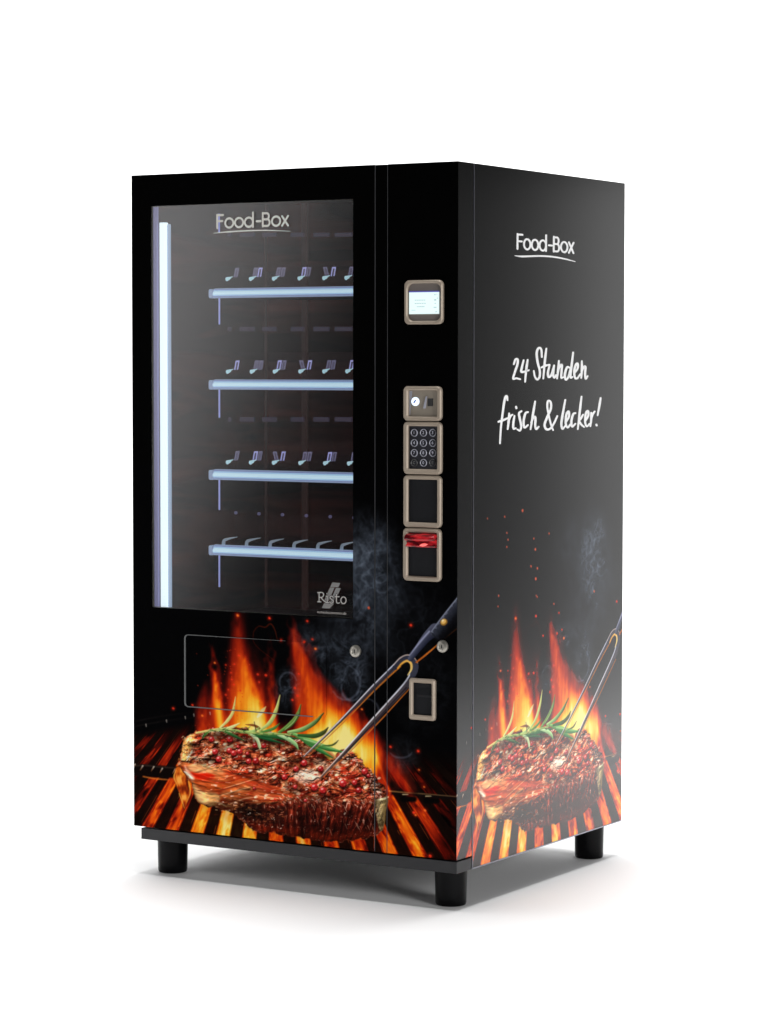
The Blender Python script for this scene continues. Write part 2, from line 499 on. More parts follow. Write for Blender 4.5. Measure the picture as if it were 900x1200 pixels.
    for x, y, r in ((258, 601, 1.3), (290, 597, 2.2), (262, 620, 1.2), (264, 628, 1.3), (311, 632, 1.3), (314, 645, 2.0), (306, 664, 1.6), (318, 668, 1.7), (315, 680, 2.2), (340, 629, 1.4), (248, 690, 1.3), (318, 702, 1.2), (247, 702, 1.1), (432, 712, 1.6), (350, 715, 1.3), (228, 600, 1.0), (262, 636, 1.2), (316, 700, 1.1)):
        stroke([(x, y), (x + .3, y + .8)], [r * 1.5, r * 1.4], (236, 96, 60), alpha=0.9, soft=0.8)


def relief(body, lf, front, u):
    """work a wet, uneven surface into the painted meat: light from behind the fire, small glints"""
    w1 = fbm(GX / 15, GY / 11, 501, 2); w2 = fbm(GX / 15 + 31, GY / 11 + 7, 505, 2)
    ht = 4.6 * fbm(GX / 13 + 1.6 * w1, GY / 7.4 + 1.6 * w2, 511, 4, .50) + 1.4 * np.abs(fbm(GX / 17 + w2, GY / 9 + w1, 517, 3) - .5)
    hl = 5.0 * fbm((GX - .25 * GY) / 30 + 1.4 * w1, (GY - .22 * GX + 5 * w2) / 7.6, 521, 3, .42)
    hf = 2.0 * fbm(u / 4.2 + .8 * w1, GY / 15, 531, 3, .5) + 1.5 * fbm(u / 9, GY / 6.5, 541, 4, .55)
    mf = np.clip(front, 0, 1); ml = np.clip(lf, 0, 1) * (1 - mf)
    h = ht * (1 - mf) * (1 - ml) + hl * ml + hf * mf
    gy, gx = np.gradient(h, 1 / S)
    q = 1 / np.sqrt(gx * gx + gy * gy + 1)
    dif = (0.30 * gx + 0.62 * gy + .72) * q / .72
    amp = 1.2 - .40 * ml
    hi = np.clip((.17 * gx + .36 * gy + .92) * q, 0, 1) ** 34
    tone = np.clip(1 + amp * (np.clip(dif, -.1, 1.9) - 1), .10, 1.95)
    wet = fbm(GX / 6, GY / 4, 551, 3)
    spec = np.clip(hi - .45, 0, 1) * 2.4 * sstep(.36, .58, wet) * (1 - .40 * mf) * sstep(.98, 1.2, dif)
    pic = np.clip(C * (1.20 * tone)[..., None], 0, 255)
    pic = pic + (np.array((255, 232, 210), np.float32) - pic) * np.clip(spec, 0, .92)[..., None]
    inner = blur(body, 3.2)
    burn = (1 - np.clip((inner - .52) * 2.4, 0, 1)) * sstep(885, 915, GY)
    char = sstep(.52, .70, fbm(GX / 17, GY / 9, 719, 3)) * (1 - ml) * .34 * sstep(14, 24, np.hypot(GX - 363, (GY - 909) * 1.6))
    pic = pic * (1 - np.clip(.34 * burn + char, 0, .8))[..., None]
    paint(body, pic)


STEAK = [(208, 896), (213, 885), (214, 872), (219, 862), (230, 856.5), (250, 853), (272, 852), (300, 856), (330, 861), (356, 867), (374, 878), (385, 887), (391, 888), (398, 882), (406, 879), (414, 881), (422, 888), (432, 900), (441, 911), (449, 921), (453, 931), (451, 944), (449, 962), (444, 976), (430, 983), (412, 984), (394, 985), (372, 985), (350, 981), (328, 978), (308, 975), (296, 971), (286, 963), (279, 957), (268, 951), (258, 948), (246, 945), (236, 943), (229, 936), (225, 924), (218, 908)]


def paint_steak():
    body = poly_mask(STEAK)
    jx = np.clip(np.arange(CW)[None, :] + 7 * S * (fbm(GX / 8, GY / 8, 701, 3) - .5), 0, CW - 1).astype(np.int32); jy = np.clip(np.arange(CH)[:, None] + 8 * S * (fbm(GX / 7 + 5, GY / 7, 707, 3) - .5), 0, CH - 1).astype(np.int32)
    body = body[jy, jx]
    # glow / shadow on the grill under the meat
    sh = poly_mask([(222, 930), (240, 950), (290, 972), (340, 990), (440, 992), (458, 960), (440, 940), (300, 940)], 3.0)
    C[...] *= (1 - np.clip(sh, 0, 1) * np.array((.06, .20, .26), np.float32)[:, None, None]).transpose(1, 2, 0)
    # hanging flap at the far left, lit by the coals
    flap = [(206, 900), (204, 912), (207, 922), (212, 934), (214, 944), (216, 950), (219, 940), (222, 928), (219, 912), (213, 900)]
    fm = poly_mask(flap)
    n = fbm(GX / 5, GY / 11, 305, 3)
    paint(fm, ramp(n, [(0.2, (70, 14, 6)), (0.45, (168, 56, 14)), (0.62, (226, 110, 28)), (0.8, (250, 170, 70))]))
    for p in ([(206, 903), (204, 911), (208, 921)], [(210, 930), (213, 938), (216, 947)], [(221, 915), (223, 928), (219, 940)]):
        stroke(p, [1.2, 1.8, .6], (250, 176, 70), alpha=.8, soft=.6)
    # browned crust of the top
    n1 = fbm(GX / 11 + 0.5 * vnoise(GX / 9, GY / 9, 5), GY / 7, 301, 4)
    n2 = fbm(GX / 4.2, GY / 2.9, 311, 3)
    n3 = vnoise(GX / 1.7, GY / 1.35, 321)
    n4 = vnoise(GX / 2.6, GY / 1.9, 331)
    t = 0.10 + 0.55 * n1 + 0.55 * (n2 - 0.5) + 0.16
    t = 0.46 + 1.5 * (t - 0.46) - 0.05 + .10 * sstep(300, 230, GX)
    top = ramp(t, [(0.12, (30, 8, 5)), (0.30, (84, 24, 12)), (0.46, (132, 50, 26)), (0.60, (168, 84, 48)), (0.76, (204, 132, 92)), (0.95, (238, 196, 164))])
    reds = sstep(0.55, 0.72, fbm(GX / 9, GY / 5, 341, 2))
    top = top + (np.array((178, 34, 20), np.float32) - top) * (reds * 0.55)[..., None]
    glint = np.clip((n3 - 0.80) * 6, 0, 1) * np.clip((n1 - 0.34) * 4, 0, 1)
    top = top + (np.array((252, 226, 204), np.float32) - top) * (glint * 0.75)[..., None]
    darks = np.clip((0.24 - n4) * 6, 0, 1)
    top = top * (1 - 0.62 * darks)[..., None]
    paint(body, top)
    # the right-hand front face: dark, with upright fibres
    front = poly_mask([(281, 940), (296, 942), (318, 940), (340, 936), (366, 936), (392, 938), (418, 938), (436, 936), (449, 930), (452, 945), (448, 965), (442, 980), (420, 988), (360, 990), (310, 982), (284, 962), (276, 950)], 2.6) * body
    u = GX + 0.42 * (GY - 935) * np.interp(GX, [280, 360, 440], [-0.5, 0.25, 0.65])
    fib = fbm(u / 3.0, GY / 15, 351, 3)
    fib2 = vnoise(u / 1.5, GY / 5.5, 361)
    bands = 0.5 + 0.5 * np.sin(u * 0.75 + 5 * vnoise(u / 14, GY / 18, 371))
    tv = 0.50 * fib + 0.22 * fib2 + 0.24 * bands - (GY - 930) / 78
    fr = ramp(tv, [(-0.1, (34, 8, 5)), (0.10, (66, 16, 9)), (0.30, (112, 32, 18)), (0.48, (156, 58, 36)), (0.64, (196, 104, 74)), (0.8, (228, 164, 130))])
    gl = np.clip((fib2 - 0.74) * 6, 0, 1) * np.clip((bands - 0.35) * 3, 0, 1) * sstep(978, 942, GY)
    fr = fr + (np.array((246, 214, 190), np.float32) - fr) * (gl * 0.70)[..., None]
    rim = sstep(14, 0, np.abs(GY - np.interp(GX, [280, 310, 350, 400, 445], [960, 974, 981, 985, 978]))) * (0.4 + 0.6 * fib)
    fr = fr + (np.array((142, 34, 12), np.float32) - fr) * (rim * 0.62)[..., None]
    paint(front, fr * .86)
    # charred lower middle
    ch = poly_mask([(282, 944), (296, 946), (314, 948), (330, 944), (338, 952), (326, 964), (308, 966), (290, 958), (281, 952)], 1.6) * body
    paint(ch * 0.86, ramp(n2, [(0.3, (22, 8, 5)), (0.6, (52, 18, 10)), (0.8, (120, 60, 36))]))
    for i in range(70):
        x = rng.uniform(282, 332); y = rng.uniform(944, 970)
        c = rng.choice([0, 1, 2]); w = rng.uniform(.6, 1.5)
        stroke([(x, y), (x + rng.normal(0, 1.4), y + rng.normal(0, .9))], [w, w * .6], [(190, 110, 80), (110, 44, 26), (238, 206, 180)][c], alpha=rng.uniform(.35, .85), soft=0.5)
    # the left-hand face: bands of fat and muscle
    lf = poly_mask([(209, 897), (218, 893), (232, 896), (250, 902), (268, 905), (290, 910), (312, 918), (334, 926), (346, 934), (330, 940), (306, 942), (290, 942), (280, 948), (262, 949), (240, 944), (229, 936), (225, 924), (217, 908)], 1.0) * body
    along = fbm((GX - 0.3 * GY) / 22, (GY - 0.20 * GX) / 4.2, 381, 4)
    fine = fbm((GX - 0.3 * GY) / 8, (GY - 0.24 * GX) / 1.7, 391, 3)
    tl = 0.46 + 0.80 * (along - 0.5) + 0.34 * (fine - 0.5)
    lc = ramp(tl, [(0.1, (70, 16, 8)), (0.3, (122, 38, 16)), (0.47, (162, 64, 28)), (0.62, (194, 98, 48)), (0.8, (224, 150, 92)), (0.97, (246, 204, 152))])
    paint(lf, lc)

    def patch(pts, color, alpha, soft=1.2, amp=20):
        mk = poly_mask(pts, soft) * body
        v = (fine - 0.5)[..., None] * amp * 2
        paint(np.clip(mk * alpha, 0, 1), np.clip(np.array(color, np.float32) + v, 0, 255))
    patch([(221, 897), (232, 895), (246, 898), (250, 904), (244, 907), (230, 906), (222, 903)], (226, 160, 104), .85)
    patch([(222, 905), (232, 906), (244, 906), (252, 909), (248, 913), (236, 914), (226, 911)], (196, 28, 10), .92)
    patch([(246, 900), (258, 896), (272, 900), (266, 906), (252, 908)], (206, 132, 78), .7)
    patch([(262, 902), (284, 904), (300, 908), (288, 911), (268, 908)], (192, 52, 22), .7)
    patch([(226, 912), (240, 916), (262, 914), (286, 912), (302, 914), (280, 922), (256, 927), (238, 925), (228, 920)], (160, 66, 26), .72)
    patch([(224, 914), (230, 922), (238, 928), (243, 937), (240, 943), (232, 940), (227, 930)], (208, 166, 108), .85, 1.6, 26)
    patch([(238, 928), (250, 928), (258, 935), (252, 944), (242, 944)], (214, 172, 104), .7)
    patch([(258, 930), (274, 924), (290, 920), (300, 922), (284, 932), (268, 938)], (206, 120, 62), .6)
    patch([(216, 896), (221, 903), (228, 912), (224, 914), (218, 906)], (240, 190, 160), .75, 0.8)
    patch([(300, 924), (318, 930), (336, 934), (318, 937), (298, 934)], (198, 96, 50), .6)
    patch([(284, 914), (302, 918), (326, 925), (318, 928), (298, 924)], (150, 40, 22), .65)
    # left rim, catching the firelight
    patch([(214, 874), (220, 864), (228, 860), (226, 870), (222, 882), (218, 892), (213, 890)], (236, 166, 84), .85, 1.0, 50)
    for i in range(60):
        x = 221 + rng.normal(0, 4.5); y = rng.uniform(862, 893)
        stroke([(x, y), (x - rng.uniform(.5, 2), y + rng.uniform(1, 4))], [rng.uniform(.7, 1.6), .4], [(255, 226, 170), (240, 150, 60), (150, 50, 16)][rng.integers(3)], alpha=.7, soft=.5)
    stroke([(226, 878), (222, 885), (219, 891)], [1, 3.2, 1], (248, 214, 176), alpha=.9, soft=.7)
    stroke([(216, 904), (221, 908), (225, 912)], [1.4, 2.6, 1.2], (252, 224, 200), alpha=.85, soft=.6)
    # folds: long dark and bright strands
    for p, c, w in (
            ([(232, 926), (250, 928), (272, 922), (292, 915), (306, 916)], (104, 28, 10), 2.2), ([(240, 915), (262, 917), (286, 911), (300, 910)], (120, 26, 10), 1.6),
            ([(262, 936), (280, 930), (300, 928), (322, 930)], (120, 44, 18), 1.6), ([(284, 940), (304, 938), (322, 938), (338, 935)], (90, 26, 12), 1.6),
            ([(262, 924), (282, 918), (298, 913)], (242, 186, 130), 1.2), ([(256, 933), (276, 927), (294, 922)], (250, 206, 150), 1.2), ([(270, 942), (286, 936), (302, 934)], (240, 190, 140), 1.1),
            ([(300, 932), (318, 935), (334, 936)], (236, 170, 130), 1.1), ([(246, 911), (266, 910), (282, 906)], (236, 150, 86), 1.1), ([(252, 939), (260, 942), (266, 946)], (248, 214, 160), 1.6), ([(292, 940), (312, 941), (330, 939)], (226, 120, 70), 1.3)):
        stroke(p, [.4, w, w, .4], c, alpha=.75, soft=.7)
    for i in range(70):
        x = rng.uniform(246, 344); y0 = np.interp(x, [246, 300, 344], [903, 914, 930]); y1 = np.interp(x, [246, 280, 300, 344], [943, 946, 940, 938])
        y = rng.uniform(y0, y1); L = rng.uniform(1.5, 6)
        stroke([(x, y), (x + L, y + L * rng.uniform(-.35, .2))], [rng.uniform(.5, 1.3), .4], [(254, 232, 206), (244, 196, 146), (104, 28, 14), (180, 40, 24)][rng.integers(4)], alpha=rng.uniform(.3, .85), soft=.45)
    und = poly_mask([(246, 941), (262, 938), (280, 936), (296, 938), (312, 944), (300, 956), (284, 958), (268, 953), (254, 949)], 3.0) * body
    C[...] *= 1 - .62 * und[..., None]
    for i in range(60):
        x = rng.uniform(250, 306); y = rng.uniform(937, 955); L = rng.uniform(1, 4)
        stroke([(x, y), (x + L, y + rng.normal(0, .8))], [rng.uniform(.6, 1.6), .5], [(240, 200, 150), (190, 110, 60), (90, 30, 14), (60, 18, 10)][rng.integers(4)], alpha=rng.uniform(.3, .8), soft=.6)
    for i in range(150):                                    # wet shoulder above the fibres
        x = rng.uniform(318, 446); y = np.interp(x, [318, 350, 400, 446], [936, 936, 940, 936]) + rng.normal(0, 3.2); L = rng.uniform(1, 5)
        stroke([(x, y), (x + L * .7, y + L * .5)], [rng.uniform(.7, 1.8), .5], [(244, 206, 176), (206, 116, 80), (196, 44, 34), (150, 60, 36), (60, 16, 10)][rng.integers(5)], alpha=rng.uniform(.35, .9), soft=.5)
    # pulled, pale meat where the fork goes in
    patch([(344, 908), (352, 902), (364, 902), (373, 906), (376, 912), (366, 916), (356, 918), (347, 914)], (228, 184, 160), .9, 1.3, 60)
    patch([(366, 892), (374, 889), (384, 894), (388, 904), (380, 906), (372, 900)], (214, 160, 128), .7, 1.3, 60)
    stroke([(376, 880), (386, 884), (392, 892), (390, 904)], [3, 5, 5, 2], (146, 62, 34), alpha=.75, soft=1.6)
    stroke([(378, 878), (388, 882), (394, 889)], [1, 1.8, .8], (230, 150, 100), alpha=.7, soft=.7)
    # right rim with a charred edge
    for i in range(260):
        t = rng.random(); x = np.interp(t, [0, .25, .6, 1], [404, 418, 436, 452]); y = np.interp(t, [0, .25, .6, 1], [880, 886, 906, 934])
        x += rng.normal(-3.5, 3); y += rng.normal(3, 2)
        stroke([(x, y), (x + rng.uniform(.4, 2.4), y + rng.uniform(.4, 2.6))], [rng.uniform(.6, 1.5), .5], [(34, 16, 12), (24, 10, 8), (150, 120, 100), (84, 46, 34), (226, 206, 190)][rng.integers(5)], alpha=.75, soft=.45)
    # white fat hanging from the right end
    fat = [(438, 938), (445, 936), (453, 934), (455, 940), (452, 950), (451, 962), (448, 973), (444, 971), (441, 958), (438, 948)]
    paint(poly_mask(fat, .6) * .95, ramp(np.clip((GX - 436) / 20 + .25 * (n2 - .5) + (GY - 935) / 160, 0, 1), [(0, (96, 60, 40)), (.35, (176, 154, 108)), (.6, (158, 138, 90)), (1, (110, 84, 46))]))
    stroke([(440, 938), (448, 936.5), (455, 934)], [1.2, 2.4, 1.4], (246, 222, 170), alpha=.9, soft=.6)
    for p in ((441, 945), (442, 950)):
        stroke([p, (p[0] + .5, p[1] + .8)], [1.2, 1], (120, 70, 40), alpha=.7)
    # salt grains, fat specks and dark crumbs on the crust
    tops = [(x, y) for x, y in zip(rng.uniform(222, 448, 2600), rng.uniform(858, 937, 2600))]
    for x, y in tops[:520]:
        lo = np.interp(x, [214, 240, 290, 350, 383, 392, 406, 420, 450], [866, 860, 862, 872, 890, 892, 882, 890, 928]); hi = np.interp(x, [214, 240, 300, 350, 450], [888, 896, 912, 936, 938])
        if not lo < y < hi:
            continue
        c = rng.choice(6); w = rng.uniform(.6, 1.7)
        stroke([(x, y), (x + rng.normal(0, 1.4), y + rng.normal(0, .8))], [w, w * .7], [(246, 222, 196), (208, 130, 90), (58, 16, 10), (38, 12, 8), (170, 40, 26), (120, 48, 26)][c], alpha=rng.uniform(.4, .9), soft=.45)
    for x, y, rx in ((264, 872, 5), (248, 893, 7), (307, 881, 4), (322, 911, 5), (321, 899, 4), (333, 890, 5), (268, 857, 5), (395, 908, 5), (404, 893, 7), (396, 899, 5), (350, 930, 5), (341, 860, 4), (312, 932, 4), (300, 934, 4), (429, 922, 6), (404, 938, 4), (444, 912, 4), (276, 898, 5), (286, 886, 4)):
        pts = [(x + rx * .5 * math.cos(q) * rng.uniform(.7, 1.2), y + rx * .34 * math.sin(q) * rng.uniform(.7, 1.2)) for q in np.linspace(0, 6.28, 7)[:-1]]
        sl = window(pts, 3)
        stroke([(x - rx * .3, y + .4), (x, y), (x + rx * .35, y - .3)], [rx * .5, rx * .7, rx * .35], (244, 218, 188), (214, 160, 118), alpha=.9, soft=.7)
    relief(body, lf, front, u)
    # grain of the upright fibres
    for i in range(150):
        x = rng.uniform(338, 446); y = rng.uniform(934, 972); L = rng.uniform(2, 8)
        lean = np.interp(x, [338, 380, 446], [.1, .35, .5])
        stroke([(x, y), (x + lean * L, y + L)], [rng.uniform(.5, 1.3), .4], [(236, 190, 160), (190, 96, 66), (40, 10, 6), (60, 14, 8), (150, 40, 26)][rng.integers(5)], alpha=rng.uniform(.25, .75) * (1 if y < 955 else .6), soft=.45)
    # red peppercorns
    for x, y, r, dk in ((248, 866, 3.4, 0), (269.5, 866, 3.8, 0), (252, 881, 3.4, 0), (269, 879.5, 3.4, 0), (274, 882.5, 3.5, 0), (281, 880.5, 3.4, 0), (256.5, 889.5, 3.6, 0), (291.5, 892, 3.2, 0), (300, 891.5, 3.8, 1), (299, 873.5, 3.2, 1), (309.3, 873.5, 3.2, 0), (326.3, 864, 2.9, 1), (333.5, 910.5, 3.5, 0), (347, 901, 3.2, 0), (356.5, 894, 3.8, 0), (376, 901, 3.4, 1), (368.5, 922.5, 4.2, 0), (378.5, 926, 3.9, 0), (402, 918, 4.4, 0), (427.5, 904, 3.8, 0), (420.5, 926, 3.6, 1), (415.5, 917, 3.2, 0), (290, 883, 2.0, 0), (250, 854, 2.0, 1), (279, 875, 1.8, 0), (346, 922, 2.6, 0), (432, 909, 2.4, 1), (298, 924, 1.8, 1), (358, 938, 2.0, 0)):
        stroke([(x - r * .2, y + r * .75), (x + r * .4, y + r * .8)], [r * 1.6, r * 1.4], (38, 8, 6), alpha=.75, soft=1.0)
        sl, mk, tt, sd = brush_field([(x - .05, y), (x + .05, y)], [r * 1.9, r * 1.9], .5)
        gx, gy = GX[sl] - x, GY[sl] - y
        lit = np.clip(.62 - (gx * .25 + gy * .55) / r, 0, 1)
        c0 = np.array((96, 6, 10) if dk else (128, 8, 12), np.float32); c1 = np.array((206, 34, 34) if dk else (238, 58, 56), np.float32)
        paint(mk, c0 + (c1 - c0) * lit[..., None], sl)
        stroke([(x - r * .35, y - r * .35), (x - r * .1, y - r * .42)], [r * .5, r * .4], (255, 214, 210), alpha=.85, soft=.5)
        stroke([(x + r * .3, y + r * .45), (x + r * .5, y + r * .3)], [r * .3, r * .2], (240, 120, 110), alpha=.6, soft=.5)


def paint_rosemary():
    pale, mid, dark, tip = (214, 218, 140), (92, 148, 62), (26, 72, 34), (70, 44, 26)
    stroke([(236, 863), (262, 862), (300, 868), (340, 872), (384, 888)], [3, 5, 7, 8, 5], (26, 10, 6), alpha=.55, soft=2.4)

    def leaf(pts, w, c0, c1, s=(0, 0, 0)):
        stroke(pts, [w * .55, w, w * .9, w * .2], c0, c1, 1, .5, s)
    leaf([(310, 860), (300, 851), (288, 849)], 3, (110, 84, 40), (150, 70, 30))
    leaf([(264, 857), (272, 861), (286, 868)], 3.6, (74, 128, 58), (24, 66, 34), (-24, -30, -16))
    leaf([(245, 857), (240, 861), (237, 866)], 3.0, (96, 140, 60), (30, 74, 36))
    leaf([(290, 859), (310, 865), (333, 871.5)], 4.0, (60, 130, 66), (18, 66, 38), (-26, -34, -20))
    leaf([(318, 860), (326, 864), (338, 868)], 3.6, (40, 96, 46), (20, 58, 30))
    leaf([(300, 862), (330, 864), (352, 866)], 4.6, (42, 100, 50), (34, 92, 44), (-18, -24, -12))
    leaf([(350, 863), (368, 875), (390, 888)], 5.6, (92, 156, 78), (44, 112, 52), (-40, -46, -26))
    leaf([(344, 860), (364, 869), (384, 877), (401, 881)], 6.6, (122, 178, 96), (58, 130, 60), (-52, -56, -36))
    leaf([(356, 866), (372, 871), (396, 880)], 1.3, (192, 222, 160), (140, 190, 110))
    leaf([(350, 861.5), (368, 862.5), (379, 858.5), (384.5, 852.5)], 5.4, (44, 96, 44), (76, 66, 34), (-14, -24, -12))
    leaf([(378, 874), (388, 873.5), (393, 871), (396.5, 867.5)], 2.2, (70, 110, 50), (60, 50, 26))
    leaf([(338, 858), (354, 855), (369, 846.5), (379.5, 835.5)], 5.6, (158, 204, 122), (60, 84, 40), (-60, -62, -44))
    leaf([(327, 858.5), (340, 849), (349, 838), (353, 825.5)], 5.6, (92, 138, 62), (92, 108, 52), (-40, -44, -26))
    leaf([(334, 855), (344, 846), (351, 834)], 1.3, (170, 198, 122), (150, 170, 96))
    leaf([(304, 856.5), (316, 847), (324, 832), (328.5, 814.5)], 4.6, (180, 200, 112), (206, 206, 120), (-36, -36, -30))
    leaf([(302, 840), (307, 834), (312, 828)], 4.4, (246, 240, 186), (220, 190, 110))
    leaf([(258, 853), (267, 844), (273.5, 833), (276.5, 816.5)], 3.8, (226, 220, 140), (216, 200, 110), (-26, -28, -30))
    leaf([(254, 856), (268, 853.5), (281, 847.5)], 4.2, (196, 206, 130), (226, 222, 152), (-30, -34, -26))
    leaf([(282, 858), (296, 857.5), (304, 852.5)], 4.0, (172, 202, 124), (150, 180, 96), (-30, -34, -26))
    leaf([(306, 858), (320, 854), (328, 847.5)], 3.4, (92, 150, 70), (70, 120, 52), (-20, -26, -16))
    leaf([(326, 861), (338, 866), (346, 872), (349.5, 878)], 5.0, (196, 224, 164), (120, 176, 104), (-44, -44, -34))
    leaf([(294, 861), (301, 866), (304, 874), (304.5, 878)], 4.0, (208, 220, 172), (176, 196, 140), (-30, -30, -26))
    stroke([(230, 859), (246, 856), (258, 854.5), (275, 856), (300, 859.5), (322, 860), (344, 861)], [2.2, 2.6, 2.8, 2.6, 2.4, 2.2, 2], (226, 206, 120), (128, 166, 84), 1, .5, (-40, -44, -26))
    for i in range(46):
        x = rng.uniform(244, 345); y = np.interp(x, [244, 275, 300, 344], [856, 857, 860, 862]) + rng.normal(0, 2)
        stroke([(x, y), (x + rng.uniform(2, 6), y + rng.uniform(-2.4, 2.4))], [rng.uniform(.6, 1.4), .4], [(206, 220, 150), (50, 104, 50), (22, 60, 30), (140, 180, 96)][rng.integers(4)], alpha=.8, soft=.45)
    stroke([(298, 846), (300, 856)], [.8, 1.4], (70, 40, 22), alpha=.8)


def paint_fork():
    # rear prong, front prong, crotch, neck, handle
    stroke([(356, 887), (398, 846), (440, 803), (468, 776)], [1.6, 3.4, 5.0, 6.6], (92, 74, 72), (58, 60, 76), 1, .5)
    stroke([(360, 887), (400, 849), (442, 806), (469, 781)], [.6, 1.4, 1.8, 2.0], (196, 108, 52), (214, 124, 40), .85, .5)
    stroke([(356, 886), (398, 844.6), (439, 801), (466, 774.5)], [.8, 1.3, 1.4, 1.5], (240, 226, 222), (206, 212, 232), .95, .45)
    stroke([(398, 847), (440, 804.6), (467, 778)], [.8, 1.6, 1.6], (32, 26, 34), alpha=.7, soft=.5)
    stroke([(376, 911), (408, 878), (444, 838), (476, 804), (486, 786)], [1.4, 4.4, 6.0, 7.0, 7.6], (104, 78, 68), (56, 57, 70), 1, .5)
    stroke([(378, 911.5), (411, 880), (448, 841.5), (480, 807)], [.5, 1.2, 1.6, 1.4], (210, 120, 60), (196, 104, 34), .9, .5)
    stroke([(376, 909.5), (406, 876.6), (442, 836), (473, 801.5), (483, 785)], [.6, 1.5, 1.8, 1.9, 1.6], (250, 236, 226), (196, 202, 224), .95, .45)
    stroke([(392, 895), (410, 877), (446, 838.6), (476, 806)], [.6, 1.8, 2.2, 2], (30, 26, 34), alpha=.75, soft=.5)
    for x, y in ((376, 912), (356, 888)):
        stroke([(x, y), (x - 2, y + 2)], [2, .6], (120, 60, 40), alpha=.6, soft=.7)
    stroke([(463, 782), (470, 774), (478, 770.5), (484, 774), (487, 781), (484, 790)], [6, 7, 7, 7, 7.4, 7], (44, 46, 60), (58, 60, 74), 1, .5)
    stroke([(466, 783), (471, 777.5), (477, 774.5), (481.5, 777.5), (482, 784), (478, 791)], [1.6, 2.4, 2.8, 3.0, 2.6, 1.2], (240, 160, 50), (255, 224, 140), .95, .6)
    stroke([(461, 779.5), (469, 771), (477.5, 767.5), (485, 770.5), (489.5, 777)], [1.2, 1.5, 1.5, 1.3, 1.0], (206, 190, 186), (180, 150, 130), .9, .45)
    stroke([(481, 772), (490, 760), (500, 747), (510, 738)], [6, 8, 11, 15], (62, 66, 86), (58, 60, 76), 1, .5, (-30, -30, -32))
    stroke([(480, 767.5), (492, 752.5), (503, 740)], [1.2, 2.2, 2.0], (162, 164, 194), alpha=.8, soft=.8)
    stroke([(488, 776), (500, 766.5), (514, 754.5)], [2.0, 2.2, 1.6], (186, 88, 26), (226, 126, 44), .95, .5)
    stroke([(514, 754), (526, 744), (540, 733)], [1.0, 1.0, .8], (130, 66, 30), alpha=.7, soft=.6)
    handle = [(504.5, 742), (511, 732), (522, 717), (534, 702), (546, 688), (546, 728), (534, 737), (524, 746), (518, 751), (510, 747)]
    n = fbm(GX / 1.6, GY / 1.6, 401, 2)
    d = ((GX - 505) * .80 + (GY - 742) * .60) / 17
    paint(poly_mask(handle, .4, 2), ramp(np.clip(d + .22 * (n - .5), 0, 1), [(0, (96, 100, 116)), (.10, (52, 55, 66)), (.45, (30, 32, 40)), (.7, (13, 13, 17)), (1, (6, 6, 8))]))
    stroke([(505, 741), (512, 731), (524, 715.5), (538, 698)], [1, 1.2, 1.1, 1], (150, 156, 176), alpha=.65, soft=.5)
    stroke([(505, 741), (511, 747), (518, 750.5)], [1, 1.4, 1], (22, 22, 28), alpha=.6, soft=.7)
    stroke([(519.6, 729.4), (520.6, 728.6)], [7.4, 7.4], (150, 104, 40), alpha=1, soft=.5)
    stroke([(519.3, 728.8), (520.2, 728)], [5.0, 5.0], (236, 190, 104), alpha=.95, soft=.8)
    stroke([(518.6, 727.4), (519.2, 727)], [2, 1.8], (255, 246, 214), alpha=.9, soft=.5)


paint_picture()
C = np.clip(C, 0, 255) / 255.0

# rectify the canvas into metres on the front: x 0..W, z ZP0..ZP1
ZP0, ZP1 = 0.10, 1.08
TXW, TXH = 1200, 1204
gx, gz = np.meshgrid((np.arange(TXW) + .5) / TXW * W, ZP0 + (np.arange(TXH) + .5) / TXH * (ZP1 - ZP0))
P = np.stack([gx - CAM[0], np.zeros_like(gx) - CAM[1], gz - CAM[2]], -1)
dep = P @ AF
ppx = 450 + FPX * (P @ AR) / dep; ppy = 600 - FPX * (P @ AU) / dep
ix = np.clip((ppx - CX0) * S - .5, 0, CW - 2.001); iy = np.clip((ppy - CY0) * S - .5, 0, CH - 2.001)
x0 = ix.astype(int); y0 = iy.astype(int); fx = (ix - x0)[..., None]; fy = (iy - y0)[..., None]
tex = (C[y0, x0] * (1 - fx) + C[y0, x0 + 1] * fx) * (1 - fy) + (C[y0 + 1, x0] * (1 - fx) + C[y0 + 1, x0 + 1] * fx) * fy
rgba = np.ones((TXH, TXW, 4), np.float32); rgba[..., :3] = tex
rgba[-2:, :, :3] = 0.008; rgba[:2, :, :3] = tex[2:4]
img = bpy.data.images.new('barbecue_print', TXW, TXH)
img.pixels.foreach_set(rgba.ravel()); img.update(); img.pack()


def print_uv(co, n):
    """front faces take the picture as it lies; right-hand faces take the same picture laid from the corner"""
    v = (co.z - ZP0) / (ZP1 - ZP0)
    if n.y < -0.5:
        return (co.x / W, v)
    if n.x > 0.5:
        return ((co.y + 0.071) / 1.1212 / W, v)
    return (0.001, 0.999)


# ------------------------------------------------------------------ materials


